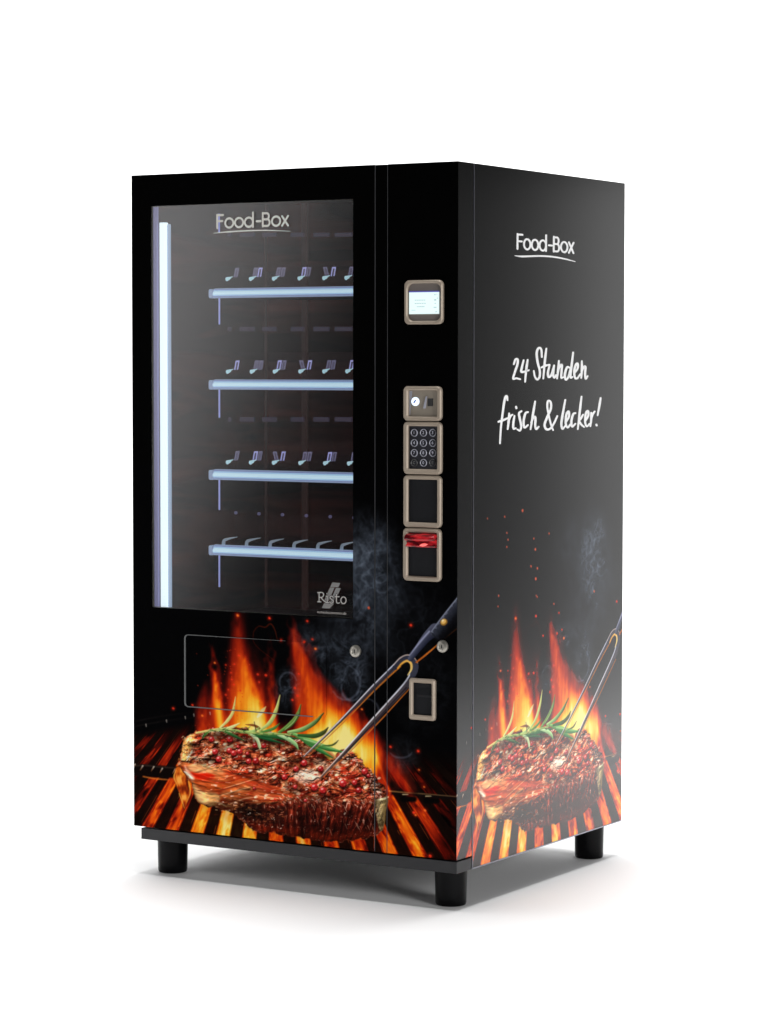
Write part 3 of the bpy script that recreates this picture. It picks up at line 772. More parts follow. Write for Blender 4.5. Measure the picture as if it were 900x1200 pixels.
def mat(name, base=(.5, .5, .5), rough=.5, metal=0., spec=.5, emit=None, es=0., bump=None, var=0., coat=0., noise_scale=60):
    mt = bpy.data.materials.new(name); mt.use_nodes = True
    nt = mt.node_tree; b = nt.nodes['Principled BSDF']
    b.inputs['Base Color'].default_value = (*base, 1); b.inputs['Roughness'].default_value = rough
    b.inputs['Metallic'].default_value = metal; b.inputs['Specular IOR Level'].default_value = spec
    b.inputs['Coat Weight'].default_value = coat
    if emit:
        b.inputs['Emission Color'].default_value = (*emit, 1); b.inputs['Emission Strength'].default_value = es
    if var or bump:
        tc = nt.nodes.new('ShaderNodeTexCoord'); n = nt.nodes.new('ShaderNodeTexNoise')
        n.inputs['Scale'].default_value = noise_scale; n.inputs['Detail'].default_value = 5
        nt.links.new(tc.outputs['Object'], n.inputs['Vector'])
        if var:
            r = nt.nodes.new('ShaderNodeMapRange')
            r.inputs[3].default_value = max(0.0, rough - var); r.inputs[4].default_value = min(1.0, rough + var)
            nt.links.new(n.outputs['Fac'], r.inputs[0]); nt.links.new(r.outputs[0], b.inputs['Roughness'])
        if bump:
            bp = nt.nodes.new('ShaderNodeBump'); bp.inputs['Strength'].default_value = bump; bp.inputs['Distance'].default_value = .001
            nt.links.new(n.outputs['Fac'], bp.inputs['Height']); nt.links.new(bp.outputs[0], b.inputs['Normal'])
    return mt


def film(name, rough, spec, coat):
    mt = mat(name, rough=rough, spec=spec, coat=coat)
    nt = mt.node_tree; b = nt.nodes['Principled BSDF']
    t = nt.nodes.new('ShaderNodeTexImage'); t.image = img; t.extension = 'EXTEND'; t.interpolation = 'Cubic'
    nt.links.new(t.outputs['Color'], b.inputs['Base Color'])
    b.inputs['Coat Roughness'].default_value = rough
    return mt


M_FRONT = film('matt_printed_film', .62, .012, 0)
M_SIDE = film('glossy_printed_film', .27, .55, 0)
M_BLACK = mat('black_powder_coat', (.006, .006, .007), .5, spec=.25, var=.08)
M_PLINTH = mat('dark_grey_steel', (.014, .0145, .017), .42, 0, spec=.4, var=.08, bump=.05)
M_ALU = mat('brushed_aluminium', (.30, .30, .35), .36, .9, var=.06)
M_FOOT = mat('black_rubber_foot', (.002, .002, .0025), .22, spec=.10, var=.05)
M_CHAMP = mat('champagne_metal', (.37, .305, .240), .50, .30, spec=.35, var=.06, bump=.04, noise_scale=180)
M_CHAMP2 = mat('champagne_plate', (.30, .26, .21), .42, .4, var=.06, noise_scale=120)
M_BEZEL = mat('grey_brown_plastic', (.16, .135, .12), .5)
M_DARK = mat('charcoal_plastic', (.010, .0105, .0125), .5, spec=.12, var=.06)
M_PAD = mat('keypad_black', (.006, .006, .012), .4)
M_RING = mat('satin_ring', (.42, .43, .50), .34, .25)
M_RINGD = mat('dull_ring', (.13, .13, .13), .4, .8)
M_DIGIT = mat('digit_white', (.55, .56, .66), .4)
M_DIGITD = mat('digit_grey', (.16, .16, .15), .4)
M_STEEL = mat('lock_steel', (.36, .34, .30), .36, .8)
M_HOLE = mat('keyhole_dark', (.02, .02, .02), .6)
M_LINER = mat('dark_liner_reflections', (.012, .007, .006), .45, spec=.35, var=.1, noise_scale=9)
M_TRAY = mat('black_tray', (.006, .005, .006), .5, spec=.3)
M_TUBE = mat('lamp_tube', (.6, .7, .75), .3, emit=(.78, .95, 1.0), es=1.15)
M_DIFF = mat('ribbed_diffuser', (.4, .46, .55), .4, emit=(.30, .40, .52), es=.8)
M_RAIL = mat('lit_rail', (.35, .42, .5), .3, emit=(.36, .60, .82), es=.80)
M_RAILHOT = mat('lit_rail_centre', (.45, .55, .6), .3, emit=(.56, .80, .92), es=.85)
M_RAILCAP = mat('rail_cap_glow', (.42, .48, .62), .35, emit=(.40, .54, .80), es=.42)  # end caps given a glow in place of light falling on them
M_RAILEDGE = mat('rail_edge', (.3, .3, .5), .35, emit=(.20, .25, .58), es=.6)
M_ROD = mat('hanging_strip', (.4, .42, .7), .35, emit=(.32, .36, .75), es=.6)  # no lamp: emission makes the strips look lit
M_STUD = mat('stud_steel_glow', (.3, .28, .36), .3, emit=(.14, .12, .24), es=.5)  # faint emission stands in for light on the studs
M_CLIP = mat('clip_white_glow', (.55, .72, .74), .35, emit=(.42, .66, .72), es=.7)  # clips made to glow so they look brightly lit
M_HOOK = mat('hook_grey_glow', (.34, .38, .42), .35, emit=(.26, .32, .37), es=.42)  # emission added in place of light caught by the hooks
M_STOP = mat('rear_stop', (.06, .05, .075), .4, emit=(.060, .045, .075), es=.45)  # weak glow put in so the stops show in the dark
M_POST = mat('rear_post', (.03, .02, .02), .4, emit=(.035, .018, .016), es=.5)  # slight glow stands in for light reaching the posts
M_REFL = mat('reflector_glow', (.30, .30, .52), .28, .4, emit=(.20, .20, .42), es=.5)  # emission imitates the tube light this strip would reflect
M_GASK = mat('beige_gasket', (.22, .19, .14), .6)
M_TEXT = mat('white_lettering', (.92, .92, .92), .45, emit=(1, 1, 1), es=.0)
M_TEXTG = mat('cream_lettering', (.84, .81, .75), .5)
M_LOGO = mat('grey_lettering', (.20, .19, .185), .5)
M_LOGO2 = mat('light_grey_lettering', (.42, .39, .37), .5)
M_SCREEN = mat('display_screen', (.2, .2, .2), .25, emit=(.80, .97, .96), es=.95)
M_SCRLINE = mat('display_text', (.2, .3, .3), .4, emit=(.45, .58, .60), es=.8)
M_SCRBLUE = mat('display_header', (.05, .05, .2), .4, emit=(.08, .08, .36), es=.8)
M_LEDW = mat('button_light', (.5, .6, .8), .3, emit=(.75, .88, 1.0), es=1.2)
M_LEDB = mat('button_mark', (.03, .05, .2), .4, emit=(.03, .06, .30), es=.5)
M_RED = mat('red_translucent', (.07, .001, .003), .14, spec=.5, emit=(.30, .0, .010), es=.42)
nt = M_RED.node_tree; tc = nt.nodes.new('ShaderNodeTexCoord'); n_ = nt.nodes.new('ShaderNodeTexNoise'); cr = nt.nodes.new('ShaderNodeValToRGB'); mp = nt.nodes.new('ShaderNodeMapping')
mp.inputs['Scale'].default_value = (38, 60, 130); n_.inputs['Scale'].default_value = 1.0; n_.inputs['Detail'].default_value = 2
cr.color_ramp.elements[0].position = .40; cr.color_ramp.elements[0].color = (.02, 0, .002, 1)
cr.color_ramp.elements[1].position = .66; cr.color_ramp.elements[1].color = (1.0, .03, .04, 1)
nt.links.new(tc.outputs['Object'], mp.inputs[0]); nt.links.new(mp.outputs[0], n_.inputs['Vector']); nt.links.new(n_.outputs['Fac'], cr.inputs[0]); nt.links.new(cr.outputs[0], nt.nodes['Principled BSDF'].inputs['Emission Color'])
M_REDHOT = mat('red_light', (.6, .1, .1), .2, emit=(1.0, .16, .14), es=.95)
M_SEAM = mat('seam_highlight_grey', (.036, .038, .042), .4)
M_EDGE = mat('grey_edge', (.11, .115, .115), .4, .3)
M_WHITE = mat('white_paper', (.88, .88, .88), .85, spec=.2)


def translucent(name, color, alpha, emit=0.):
    mt = mat(name, color, .2, emit=color, es=emit); b = mt.node_tree.nodes['Principled BSDF']  # emission lightens the clear plastic in place of lamp light
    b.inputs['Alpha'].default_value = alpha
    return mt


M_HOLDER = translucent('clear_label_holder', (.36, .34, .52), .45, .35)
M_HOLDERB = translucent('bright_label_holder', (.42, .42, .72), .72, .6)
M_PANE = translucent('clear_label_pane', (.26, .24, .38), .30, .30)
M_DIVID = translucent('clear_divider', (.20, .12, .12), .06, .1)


def glass_mat():
    mt = bpy.data.materials.new('tinted_anti_glare_glass'); mt.use_nodes = True
    nt = mt.node_tree; nt.nodes.clear()
    o = nt.nodes.new('ShaderNodeOutputMaterial'); mx = nt.nodes.new('ShaderNodeMixShader')
    tr = nt.nodes.new('ShaderNodeBsdfTransparent'); tr.inputs[0].default_value = (.97, .96, .97, 1)
    gl = nt.nodes.new('ShaderNodeBsdfGlossy'); gl.distribution = 'BECKMANN'; gl.inputs['Roughness'].default_value = .24
    fr = nt.nodes.new('ShaderNodeFresnel'); fr.inputs[0].default_value = 1.5
    nt.links.new(fr.outputs[0], mx.inputs[0]); nt.links.new(tr.outputs[0], mx.inputs[1]); nt.links.new(gl.outputs[0], mx.inputs[2])
    nt.links.new(mx.outputs[0], o.inputs['Surface'])
    return mt


M_GLASS = glass_mat()

nt = M_LINER.node_tree; b_ = nt.nodes['Principled BSDF']  # reddish reflections painted into the liner colour as level streaks
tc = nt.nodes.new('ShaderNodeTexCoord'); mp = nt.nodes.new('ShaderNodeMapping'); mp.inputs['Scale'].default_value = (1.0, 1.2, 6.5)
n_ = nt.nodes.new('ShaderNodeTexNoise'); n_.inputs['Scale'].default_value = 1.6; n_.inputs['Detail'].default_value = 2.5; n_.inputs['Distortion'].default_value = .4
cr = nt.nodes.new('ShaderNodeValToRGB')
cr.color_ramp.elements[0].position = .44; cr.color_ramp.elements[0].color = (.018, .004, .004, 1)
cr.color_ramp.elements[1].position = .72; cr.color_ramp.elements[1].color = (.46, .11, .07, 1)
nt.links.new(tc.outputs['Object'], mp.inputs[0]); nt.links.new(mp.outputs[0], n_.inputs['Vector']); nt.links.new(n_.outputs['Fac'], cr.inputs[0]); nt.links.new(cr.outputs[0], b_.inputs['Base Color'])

# ------------------------------------------------------------------ the setting: a white paper sweep
prof = [(-2.8 + 0.4 * i, 0.0) for i in range(15)]
for i in range(1, 13):
    a = math.pi / 2 * i / 12
    prof.append((3.0 + 1.6 * math.sin(a), 1.6 - 1.6 * math.cos(a)))
prof += [(4.6, 2.4), (4.6, 3.4), (4.6, 4.6), (4.6, 6.0)]
mb = MB()
ts = [-3.6, -2, 0, 2, 3.6]
rings = [[studio(s, t, z) for t in ts] for s, z in prof]
mb.loft(rings, False, False, closed=False)
bd = mb.build('backdrop', M_WHITE, smooth=True, recalc=False)
bd['kind'] = 'structure'

# ------------------------------------------------------------------ the vending machine
vm = bpy.data.objects.new('vending_machine', None); col.objects.link(vm)
vm.location = (W / 2, D / 2, 0); vm.empty_display_size = .3
vm['label'] = 'black food vending machine with glass door and printed steak and flames'
vm['category'] = 'vending machine'
ORIGIN['vending_machine'] = (W / 2, D / 2, 0)

WX0, WX1, WZ0, WZ1 = 0.058, 0.678, 0.706, 1.749       # window
DX1 = 0.7405                                          # right edge of the glass door

# cabinet shell (left, top, back, base) and the printed right-hand side panel
mb = MB()
y0 = TD + .006
mb.box(0.002, .022, y0, D, ZB + .036, H - .001)
mb.box(0.022, W - .008, y0, D, H - .022, H - .001)
mb.box(0.022, W - .008, D - .02, D, ZB + .036, H - .022)
mb.box(0.022, W - .008, y0, D - .02, ZB + .036, ZB + .056)
mb.box(.7405, .7605, y0, D - .02, ZB + .056, H - .022)
mb.build('cabinet', M_BLACK, vm, bevel=.001)
mb = MB(); mb.box(W - .007, W, TD + .0045, D, ZB + .003, H)
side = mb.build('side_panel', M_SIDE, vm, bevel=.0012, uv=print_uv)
side['label'] = 'right side panel with white lettering and steak print'
mb = MB(); mb.box(W - .0075, W + .0004, TD + .0022, TD + .0044, ZB + .0005, H - .002)
mb.build('edge_trim', M_ALU, side)
mb = MB(); mb.box(W - .0075, W + .0003, TD + .0046, D - .0005, ZB, ZB + .0028)
mb.build('edge_trim', M_ALU, side)

# plinth and feet
mb = MB(); mb.box(.0225, W - .0005, .0015, TD - .001, ZB, ZD - .004)
mb.build('plinth', M_PLINTH, vm, bevel=.0012)
mb = MB(); mb.box(.0225, W - .009, TD, D - .004, ZB + .001, ZB + .035)
mb.build('base_frame', M_PLINTH, vm, bevel=.001)
for fx_, fy_ in ((W - .0585, .0752), (.0715, .0752), (W - .0585, D - .0797), (.0715, D - .0797)):
    mb = MB()
    mb.lathe((fx_, fy_, 0), 'z', [(.033, 0.0), (.0368, .0015), (.0385, .006), (.0392, .03), (.0405, ZB - .012), (.0405, ZB - .0005)], 40)
    mb.build('foot', M_FOOT, vm, smooth=True)

# door with its window opening
mb = MB()


def ringbox(mb, ox, oz, ix, iz, y0, y1):
    O = [(ox[0], oz[0]), (ox[1], oz[0]), (ox[1], oz[1]), (ox[0], oz[1])]; I = [(ix[0], iz[0]), (ix[1], iz[0]), (ix[1], iz[1]), (ix[0], iz[1])]
    seq = [(O, y0), (I, y0), (I, y1), (O, y1), (O, y0)]
    mb.loft([[(p[0], y, p[1]) for p in o] for o, y in seq], False, False)


O_ = [(0, ZD), (DX1, ZD), (DX1, H), (0, H)]; I_ = [(WX0, WZ0), (WX1, WZ0), (WX1, WZ1), (WX0, WZ1)]; J_ = [(.016, WZ0 - .03), (WX1 + .03, WZ0 - .03), (WX1 + .03, WZ1 + .03), (.016, WZ1 + .03)]
mb.loft([[(p[0], y, p[1]) for p in o] for o, y in ((O_, 0), (I_, 0), (I_, .012), (J_, .012), (J_, TD), (O_, TD), (O_, 0))], False, False)
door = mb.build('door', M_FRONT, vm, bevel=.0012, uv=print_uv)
door['label'] = 'left door with large window and printed lower panel'
mb = MB(); mb.box(.7425, .7765, .0016, TD, ZD, H - .0005)
mb.build('filler_strip', M_FRONT, vm, bevel=.0009, uv=print_uv)
for sx_ in (.7405, .7765):  # grey strips in the gaps, standing in for highlights along the edges
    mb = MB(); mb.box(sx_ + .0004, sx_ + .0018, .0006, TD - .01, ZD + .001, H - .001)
    mb.build('seam_highlight', M_SEAM, vm)
mb = MB(); mb.box(.7785, W, 0, TD, ZD, H)
column = mb.build('control_column', M_FRONT, vm, bevel=.0014, uv=print_uv)
for f in column.data.polygons:                           # the outer flank carries the glossy film of the side
    if f.normal.x > .5:
        f.material_index = 1
column.data.materials.append(M_SIDE)

# glass and the lettering on it
mb = MB(); mb.box(WX0 + .0005, WX1 - .0005, .005, .009, WZ0 + .0005, WZ1 - .0005)
glass = mb.build('glass_pane', M_GLASS, vm)
mb = MB(); ringbox(mb, (WX0 + .0006, WX1 - .0006), (WZ0 + .0006, WZ1 - .0006), (WX0 + .0032, WX1 - .002), (WZ0 + .002, WZ1 - .002), .0092, .0118)
mb.build('gasket', M_GASK, door)

FB = {'F': ([[(0, 0), (0, 1)], [(0, .97), (.50, .97)], [(0, .52), (.44, .52)]], .66), '-': ([[(.12, .40), (.44, .40)]], .62),
      'x': ([[(0.02, 0), (.50, .70)], [(.02, .70), (.50, 0)]], .52)}
circ = [(.345 + .335 * math.cos(t), .355 + .345 * math.sin(t)) for t in np.linspace(0, 2 * math.pi, 25)]
FB['o'] = ([circ], .81); FB['d'] = ([circ, [(.68, 0), (.68, 1.06)]], .86)


def bowl(z0, z1, r):
    c = (z0 + z1) / 2; h = (z1 - z0) / 2
    return [(0, z0), (r - h * .8, z0)] + [(r - h * .8 + h * .8 * math.sin(t), c - h * math.cos(t)) for t in np.linspace(.2, math.pi - .2, 9)] + [(r - h * .8, z1), (0, z1)]


FB['B'] = ([[(0, 0), (0, 1)], bowl(.03, .52, .56), bowl(.52, .97, .50)], .74)


def lettering(name, text, place, width, height, weight, material, parent):
    total = sum(FB[c][1] for c in text) - .04
    mb = MB(); x = 0; lift = .0003
    for ch in text:
        for st in FB[ch][0]:
            pts = [((x + p[0]) / total * width, p[1] * height) for p in st]
            ribbon(mb, pts, weight, weight, place, lift, smooth=False, cap=6); lift += .00003
        x += FB[ch][1]
    return mb.build(name, material, parent, recalc=False)


pa = on_front(254.6, 267.4, .005); pb = on_front(337.4, 264.2, .005); pt = on_front(254.6, 251.8, .005)
fx0, fz0, fw, fh = pa[0], pa[2], pb[0] - pa[0], pt[2] - pa[2]
fs = (pb[2] - pa[2]) / fw
place_f = lambda p, l: (fx0 + p[0], .005 - l, fz0 + p[1] + fs * p[0])
lettering('lettering', 'Food-Box', place_f, fw, fh, .0056, M_TEXTG, glass)
px_front = lambda p, l: tuple(on_front(p[0], p[1], .005 - l))
mb = MB(); ribbon(mb, [(250.2, 273.4), (265, 271.9), (290, 270.4), (315, 270.0), (340.2, 271.0)], [.5, 1.7, 1.6, 1.3, .4], None, px_front, .0003)
mb.build('underline', M_TEXTG, glass, recalc=False)

pa = on_side(606.2, 291.6); pb = on_side(671.6, 296.6); pt = on_side(606.4, 274.0)
sy0, sz0, sw, sh = pa[1], pa[2], pb[1] - pa[1], pt[2] - pa[2]
ss = (pb[2] - pa[2]) / sw
place_s = lambda p, l: (W + l, sy0 + p[0], sz0 + p[1] + ss * p[0])
ls_w, ls_h = 65.4, 17.4
place_s = lambda p, l: tuple(on_side(606.4 + p[0] + .01 * p[1], 291.6 - p[1] + p[0] * 5.0 / ls_w, W + l))
lettering('lettering', 'Food-Box', place_s, ls_w, ls_h, 2.25, M_TEXT, side)
px_side = lambda p, l: tuple(on_side(p[0], p[1], W + l))
mb = MB(); ribbon(mb, [(603.2, 299.6), (612, 300.5), (630, 300.0), (645, 300.6), (660, 303), (674.2, 306.6)], [.6, 2.2, 2.0, 2.0, 1.8, .8], None, px_side, .0003)
mb.build('underline', M_TEXT, side, recalc=False)

# handwriting on the side: strokes in zoomed photo pixels
HAND = {
    'lettering_upper': [
        [(170, 195), (180, 166), (194, 166), (192, 198), (178, 240), (166, 284), (186, 282), (210, 288)],
        [(231, 170), (220, 215), (217, 242), (240, 240), (263, 232)], [(256, 168), (247, 230), (240, 304)],
        [(344, 150), (340, 102), (324, 95), (312, 125), (318, 185), (331, 232), (330, 272), (316, 290), (301, 272), (294, 236)],
        [(372, 98), (362, 180), (353, 284)], [(342, 215), (366, 204), (392, 198)],
        [(392, 200), (382, 246), (386, 274), (402, 262), (420, 202)], [(420, 202), (414, 258), (422, 278), (432, 262)],
        [(450, 174), (445, 230), (438, 284)], [(441, 246), (456, 208), (468, 200), (466, 240), (464, 278), (476, 276)],
        [(516, 216), (500, 214), (487, 256), (492, 290), (508, 274), (522, 220)], [(538, 122), (529, 200), (521, 274), (534, 274)],
        [(546, 250), (566, 220), (566, 192), (554, 200), (545, 240), (550, 280), (566, 280), (582, 256)],
        [(592, 176), (592, 230), (588, 280)], [(590, 244), (604, 212), (614, 214), (612, 256), (616, 286), (628, 268)]],
    'lettering_lower': [
        [(131, 418), (126, 392), (114, 412), (102, 490), (90, 590), (84, 686)], [(74, 552), (104, 542), (134, 528)],
        [(141, 500), (138, 550), (132, 598)], [(135, 556), (147, 520), (162, 508)],
        [(174, 516), (167, 560), (168, 594), (182, 592)], [(184, 460), (186, 468)],
        [(218, 486), (202, 500), (208, 536), (216, 580), (208, 606), (192, 600)],
        [(258, 492), (242, 500), (231, 548), (236, 588), (258, 572)],
        [(302, 426), (288, 510), (274, 598)], [(278, 556), (294, 522), (304, 530), (303, 578), (310, 598), (324, 582)],
        [(440, 516), (420, 560), (396, 594), (372, 598), (361, 570), (378, 520), (400, 470), (398, 430), (382, 424), (378, 462), (391, 530), (404, 580), (414, 604)],
        [(489, 416), (476, 490), (465, 562), (472, 596), (492, 574)],
        [(490, 560), (512, 520), (510, 488), (496, 508), (492, 560), (504, 588), (522, 566)],
        [(552, 498), (538, 506), (527, 550), (532, 582), (552, 564)],
        [(590, 396), (579, 490), (567, 598)], [(600, 508), (584, 534), (574, 544), (588, 568), (606, 584)],
        [(612, 550), (632, 514), (630, 486), (617, 500), (612, 550), (622, 580), (640, 564)],
        [(650, 496), (650, 540), (645, 580)], [(648, 544), (658, 508), (672, 488)],
        [(709, 404), (700, 456), (690, 512)], [(682, 570), (684, 575)]]}
up, lo = HAND['lettering_upper'], HAND['lettering_lower']
for word in (up[:3], up[3:], lo[:10], lo[10:11], lo[11:]):     # 24 / Stunden / frisch / & / lecker!
    mb = MB(); lift = .0003
    for st in word:
        pts = [(570 + p[0] / 5.294, 390 + p[1] / 5.294) for p in st]
        w = 2.55 if len(st) > 2 else 3.1
        ribbon(mb, pts, [w * .85, w * 1.12, w, w * .8], None, px_side, lift, smooth=True); lift += .00003
    mb.build('handwriting', M_TEXT, side, recalc=False)

# logo on the glass
mb = MB(); lp = lambda X, Y, l: tuple(on_front(235 + X / 4.865, 590 + Y / 4.865, .005 - l))
for q in ([(751, 450), (797, 453), (786, 478), (740, 476)], [(738, 479), (764, 480), (730, 556), (704, 555)], [(772, 481), (800, 483), (774, 540), (748, 538)], [(748, 541), (764, 542), (752, 566), (738, 565)], [(704, 569), (760, 572), (736, 599), (691, 596)]):
    mb.face([lp(x, y, .0003) for x, y in q])
mb.build('logo_stripes', M_LOGO, glass, recalc=False)
RISTO = [[(676, 510), (676, 560)], [(668, 508), (694, 508), (702, 520), (694, 534), (678, 535)], [(686, 536), (700, 552), (713, 562)], [(668, 560), (686, 561)],
         [(722, 528), (722, 564)], [(716, 529), (722, 528)], [(715, 564), (730, 565)], [(721, 514), (722, 516)],
         [(757, 535), (746, 528), (738, 536), (746, 546), (756, 554), (754, 566), (742, 568), (736, 561)],
         [(775, 518), (775, 560), (784, 569), (792, 566)], [(766, 531), (790, 532)],
         [(815 + 15 * math.cos(t), 552 + 19 * math.sin(t)) for t in np.linspace(0, 6.2832, 13)]]
mb = MB(); lift = .0008
for st in RISTO:
    mb.cur = 1; ribbon(mb, st, 11, 10.6, lambda p, l: lp(p[0], p[1], l), lift - .0002, smooth=len(st) > 3); mb.cur = 0
    ribbon(mb, st, 5.4, 5.0, lambda p, l: lp(p[0], p[1], l), lift, smooth=len(st) > 3); lift += .00003
mb.build('logo_lettering', [M_LOGO2, M_HOLE], glass, recalc=False)


def text_mesh(s, size, extrude=0.0):
    cu = bpy.data.curves.new('t', 'FONT'); cu.body = s; cu.size = size; cu.align_x = 'CENTER'; cu.align_y = 'CENTER'; cu.resolution_u = 2
    o = bpy.data.objects.new('t', cu); col.objects.link(o)
    bpy.context.view_layer.update()
    me = bpy.data.meshes.new_from_object(o.evaluated_get(bpy.context.evaluated_depsgraph_get()))
    v = [tuple(x.co) for x in me.vertices]; f = [tuple(p.vertices) for p in me.polygons]
    bpy.data.objects.remove(o); bpy.data.curves.remove(cu); bpy.data.meshes.remove(me)
    return v, f


def add_text(mb, s, size, cx, y, cz, sx=1.0):
    v, f = text_mesh(s, size)
    if not v:
        return
    b = len(mb.v)
    mb.v += [(cx + p[0] * sx, y, cz + p[1]) for p in v]
    mb.f += [tuple(b + i for i in q) for q in f]; mb.mi += [mb.cur] * len(f)


mb = MB(); p = on_front(235 + 748 / 4.865, 590 + 623 / 4.865, .005)
add_text(mb, 'verkaufsautomaten.de', .0098, p[0], .0045, p[2], 1.0)
mb.build('web_address', M_LOGO2, glass, recalc=False)

# delivery flap in the door
FX0, FX1, FZ0, FZ1 = .168, .600, .4535, .6405
mb = MB(); mb.plate(rrect(FX0, FX1, FZ0, FZ1, .010), -.0002, -.0016, .0006)
flap = mb.build('delivery_flap', M_FRONT, vm, uv=print_uv)
mb = MB()
edge = [(.478, FZ1)] + [(FX0 + .010 - .010 * math.sin(t), FZ1 - .010 + .010 * math.cos(t)) for t in np.linspace(0, math.pi / 2, 6)] + [(FX0 + .010 - .010 * math.cos(t), FZ0 + .010 - .010 * math.sin(t)) for t in np.linspace(0, math.pi / 2, 6)] + [(.561, FZ0)]
nn = len(edge); outr, innr = [], []
for i in range(nn):
    a_, b_ = np.array(edge[max(0, i - 1)]), np.array(edge[min(nn - 1, i + 1)]); t_ = (b_ - a_) / np.linalg.norm(b_ - a_); k_ = np.array([-t_[1], t_[0]])
    wd = .0042 if abs(t_[1]) > .7 else .0024
    wd *= min(1.0, .25 + i * .5) if i < 2 else 1.0
    outr.append(np.array(edge[i]) - k_ * wd / 2); innr.append(np.array(edge[i]) + k_ * wd / 2)
rings = [[(o_[0], -.0005, o_[1]), (o_[0], -.0034, o_[1]), (i_[0], -.0034, i_[1]), (i_[0], -.0005, i_[1])] for o_, i_ in zip(outr, innr)]
mb.loft(rings)
mb.build('flap_edging', M_EDGE, flap)

# locks
for lx, ly, par in ((417, 763, door), (519, 757.4, column)):
    p = on_front(lx, ly)
    mb = MB(); mb.lathe((p[0], 0, p[2]), '-y', [(.0155, -.002), (.0155, .002), (.0150, .0045), (.0125, .0065), (.0085, .0072), (.008, .0066), (.0005, .0064)], 28)
    mb.cur = 1; mb.box(p[0] - .0012, p[0] + .0012, -.0070, -.0055, p[2] - .0045, p[2] + .0045)
    mb.build('lock', [M_STEEL, M_HOLE], vm, smooth=True)

# control modules


def px_rect(x0, y0, x1, y1):
    a = on_front(x0, (y0 + y1) / 2); b = on_front(x1, (y0 + y1) / 2); t = on_front((x0 + x1) / 2, y0); q = on_front((x0 + x1) / 2, y1)
    return a[0], b[0], q[2], t[2]


DEPTH = .0095                                            # how far the frames stand proud


def px_rect_at(x0, y0, x1, y1, y):
    a = on_front(x0, (y0 + y1) / 2, y); b = on_front(x1, (y0 + y1) / 2, y); t = on_front((x0 + x1) / 2, y0, y); q = on_front((x0 + x1) / 2, y1, y)
    return a[0], b[0], q[2], t[2]


def module(name, outer, hole, label=None, r=.012, ri=.002, y_in=-.001):
    """outer and hole are the outlines seen in the photograph: the left, top and bottom are the raised front edge"""
    q = px_rect_at(*outer, -DEPTH); x1 = px_rect(*outer)[1]
    inn = px_rect_at(*hole, -DEPTH)
    mb = MB(); mb.frame(rrect(q[0], x1, q[2], q[3], r), rrect(*inn, ri), .001, -DEPTH, .0028, y_in)
    o = mb.build(name, M_CHAMP, vm, smooth=True)
    if label:
        o['label'] = label
    return o, inn


# display
disp, inner = module('display', (473.2, 328.2, 520.4, 380), (477, 332, 515.8, 376), 'small lit status screen in champagne frame', r=.013, ri=.016)
mb = MB(); mb.plate(rrect(inner[0] - .001, inner[1] + .001, inner[2] - .001, inner[3] + .001, .015), .001, -.0030, .0005)
mb.build('bezel', M_BEZEL, disp)
sx0, sx1, sz0, sz1 = px_rect(480.5, 342.5, 515.5, 368)
mb = MB(); mb.box(sx0, sx1, -.0046, -.0031, sz0, sz1)
mb.cur = 1
for k_, (xa, xb) in enumerate(((.19, .56), (.19, .58), (.26, .53))):
    zz = sz1 - (sz1 - sz0) * (.36 + .15 * k_)
    for j in range(5):
        a_ = sx0 + (sx1 - sx0) * (xa + (xb - xa) * j / 5); b_ = a_ + (sx1 - sx0) * (xb - xa) / 5 * .8
        mb.box(a_, b_, -.0048, -.0046, zz - .0011, zz + .0011)
for fx_, fz_, ww, hh in ((.84, .12, .05, .05), (.84, .36, .07, .07), (.93, .28, .04, .04), (.85, .52, .05, .04), (.82, .70, .10, .05), (.88, .90, .06, .04), (.08, .82, .14, .03), (.92, .12, .03, .03)):
    cx_ = sx0 + (sx1 - sx0) * fx_; cz_ = sz1 - (sz1 - sz0) * fz_
    mb.box(cx_, cx_ + (sx1 - sx0) * ww, -.0048, -.0046, cz_ - (sz1 - sz0) * hh / 2, cz_ + (sz1 - sz0) * hh / 2)
mb.cur = 2; mb.box(sx0, sx1, -.0047, -.0031, sz1, sz1 + .0030)
mb.build('screen', [M_SCREEN, M_SCRLINE, M_SCRBLUE], disp)

# coin slot
coin, inner = module('coin_module', (472, 452.7, 518.9, 493.2), (477.4, 457.4, 511.6, 488.2), 'champagne coin slot module with glowing round button')
mb = MB(); mb.box(inner[0] - .001, inner[1] + .001, -.0008, .002, inner[2] - .001, inner[3] + .001)
mb.build('back_plate', M_CHAMP2, coin)
p = on_front(486.3, 470.5, -.004)
mb = MB(); mb.lathe((p[0], -.0008, p[2]), '-y', [(.0105, 0), (.0105, .003), (.0085, .0042), (.001, .0042)], 28)
mb.cur = 1
c_, s_ = math.cos(.9), math.sin(.9)
mb.face([(p[0] + u_ * c_ - v_ * s_, -.0053, p[2] + u_ * s_ + v_ * c_) for u_, v_ in ((-.0048, -.0018), (.0048, -.0018), (.0048, .0018), (-.0048, .0018))])
mb.build('return_button', [M_LEDW, M_LEDB], coin, smooth=True)
a_ = on_front(499.5, 464.5, -.003); b_ = on_front(497.3, 478.5, -.003)
mb = MB(); mb.loft([[(a_[0] - .0016, -.0008, a_[2]), (a_[0] + .0016, -.0008, a_[2]), (a_[0] + .0012, -.004, a_[2]), (a_[0] - .0012, -.004, a_[2])], [(b_[0] - .003, -.0008, b_[2]), (b_[0] + .003, -.0008, b_[2]), (b_[0] + .0024, -.0058, b_[2]), (b_[0] - .0024, -.0058, b_[2])]])
mb.build('coin_guide', M_RING, coin, bevel=.0004)
x0, x1, z0, z1 = px_rect(501.6, 467, 507.6, 476)
mb = MB(); mb.box(x0, x1, -.0016, -.0008, z0, z1)
mb.build('coin_slot', M_HOLE, coin)
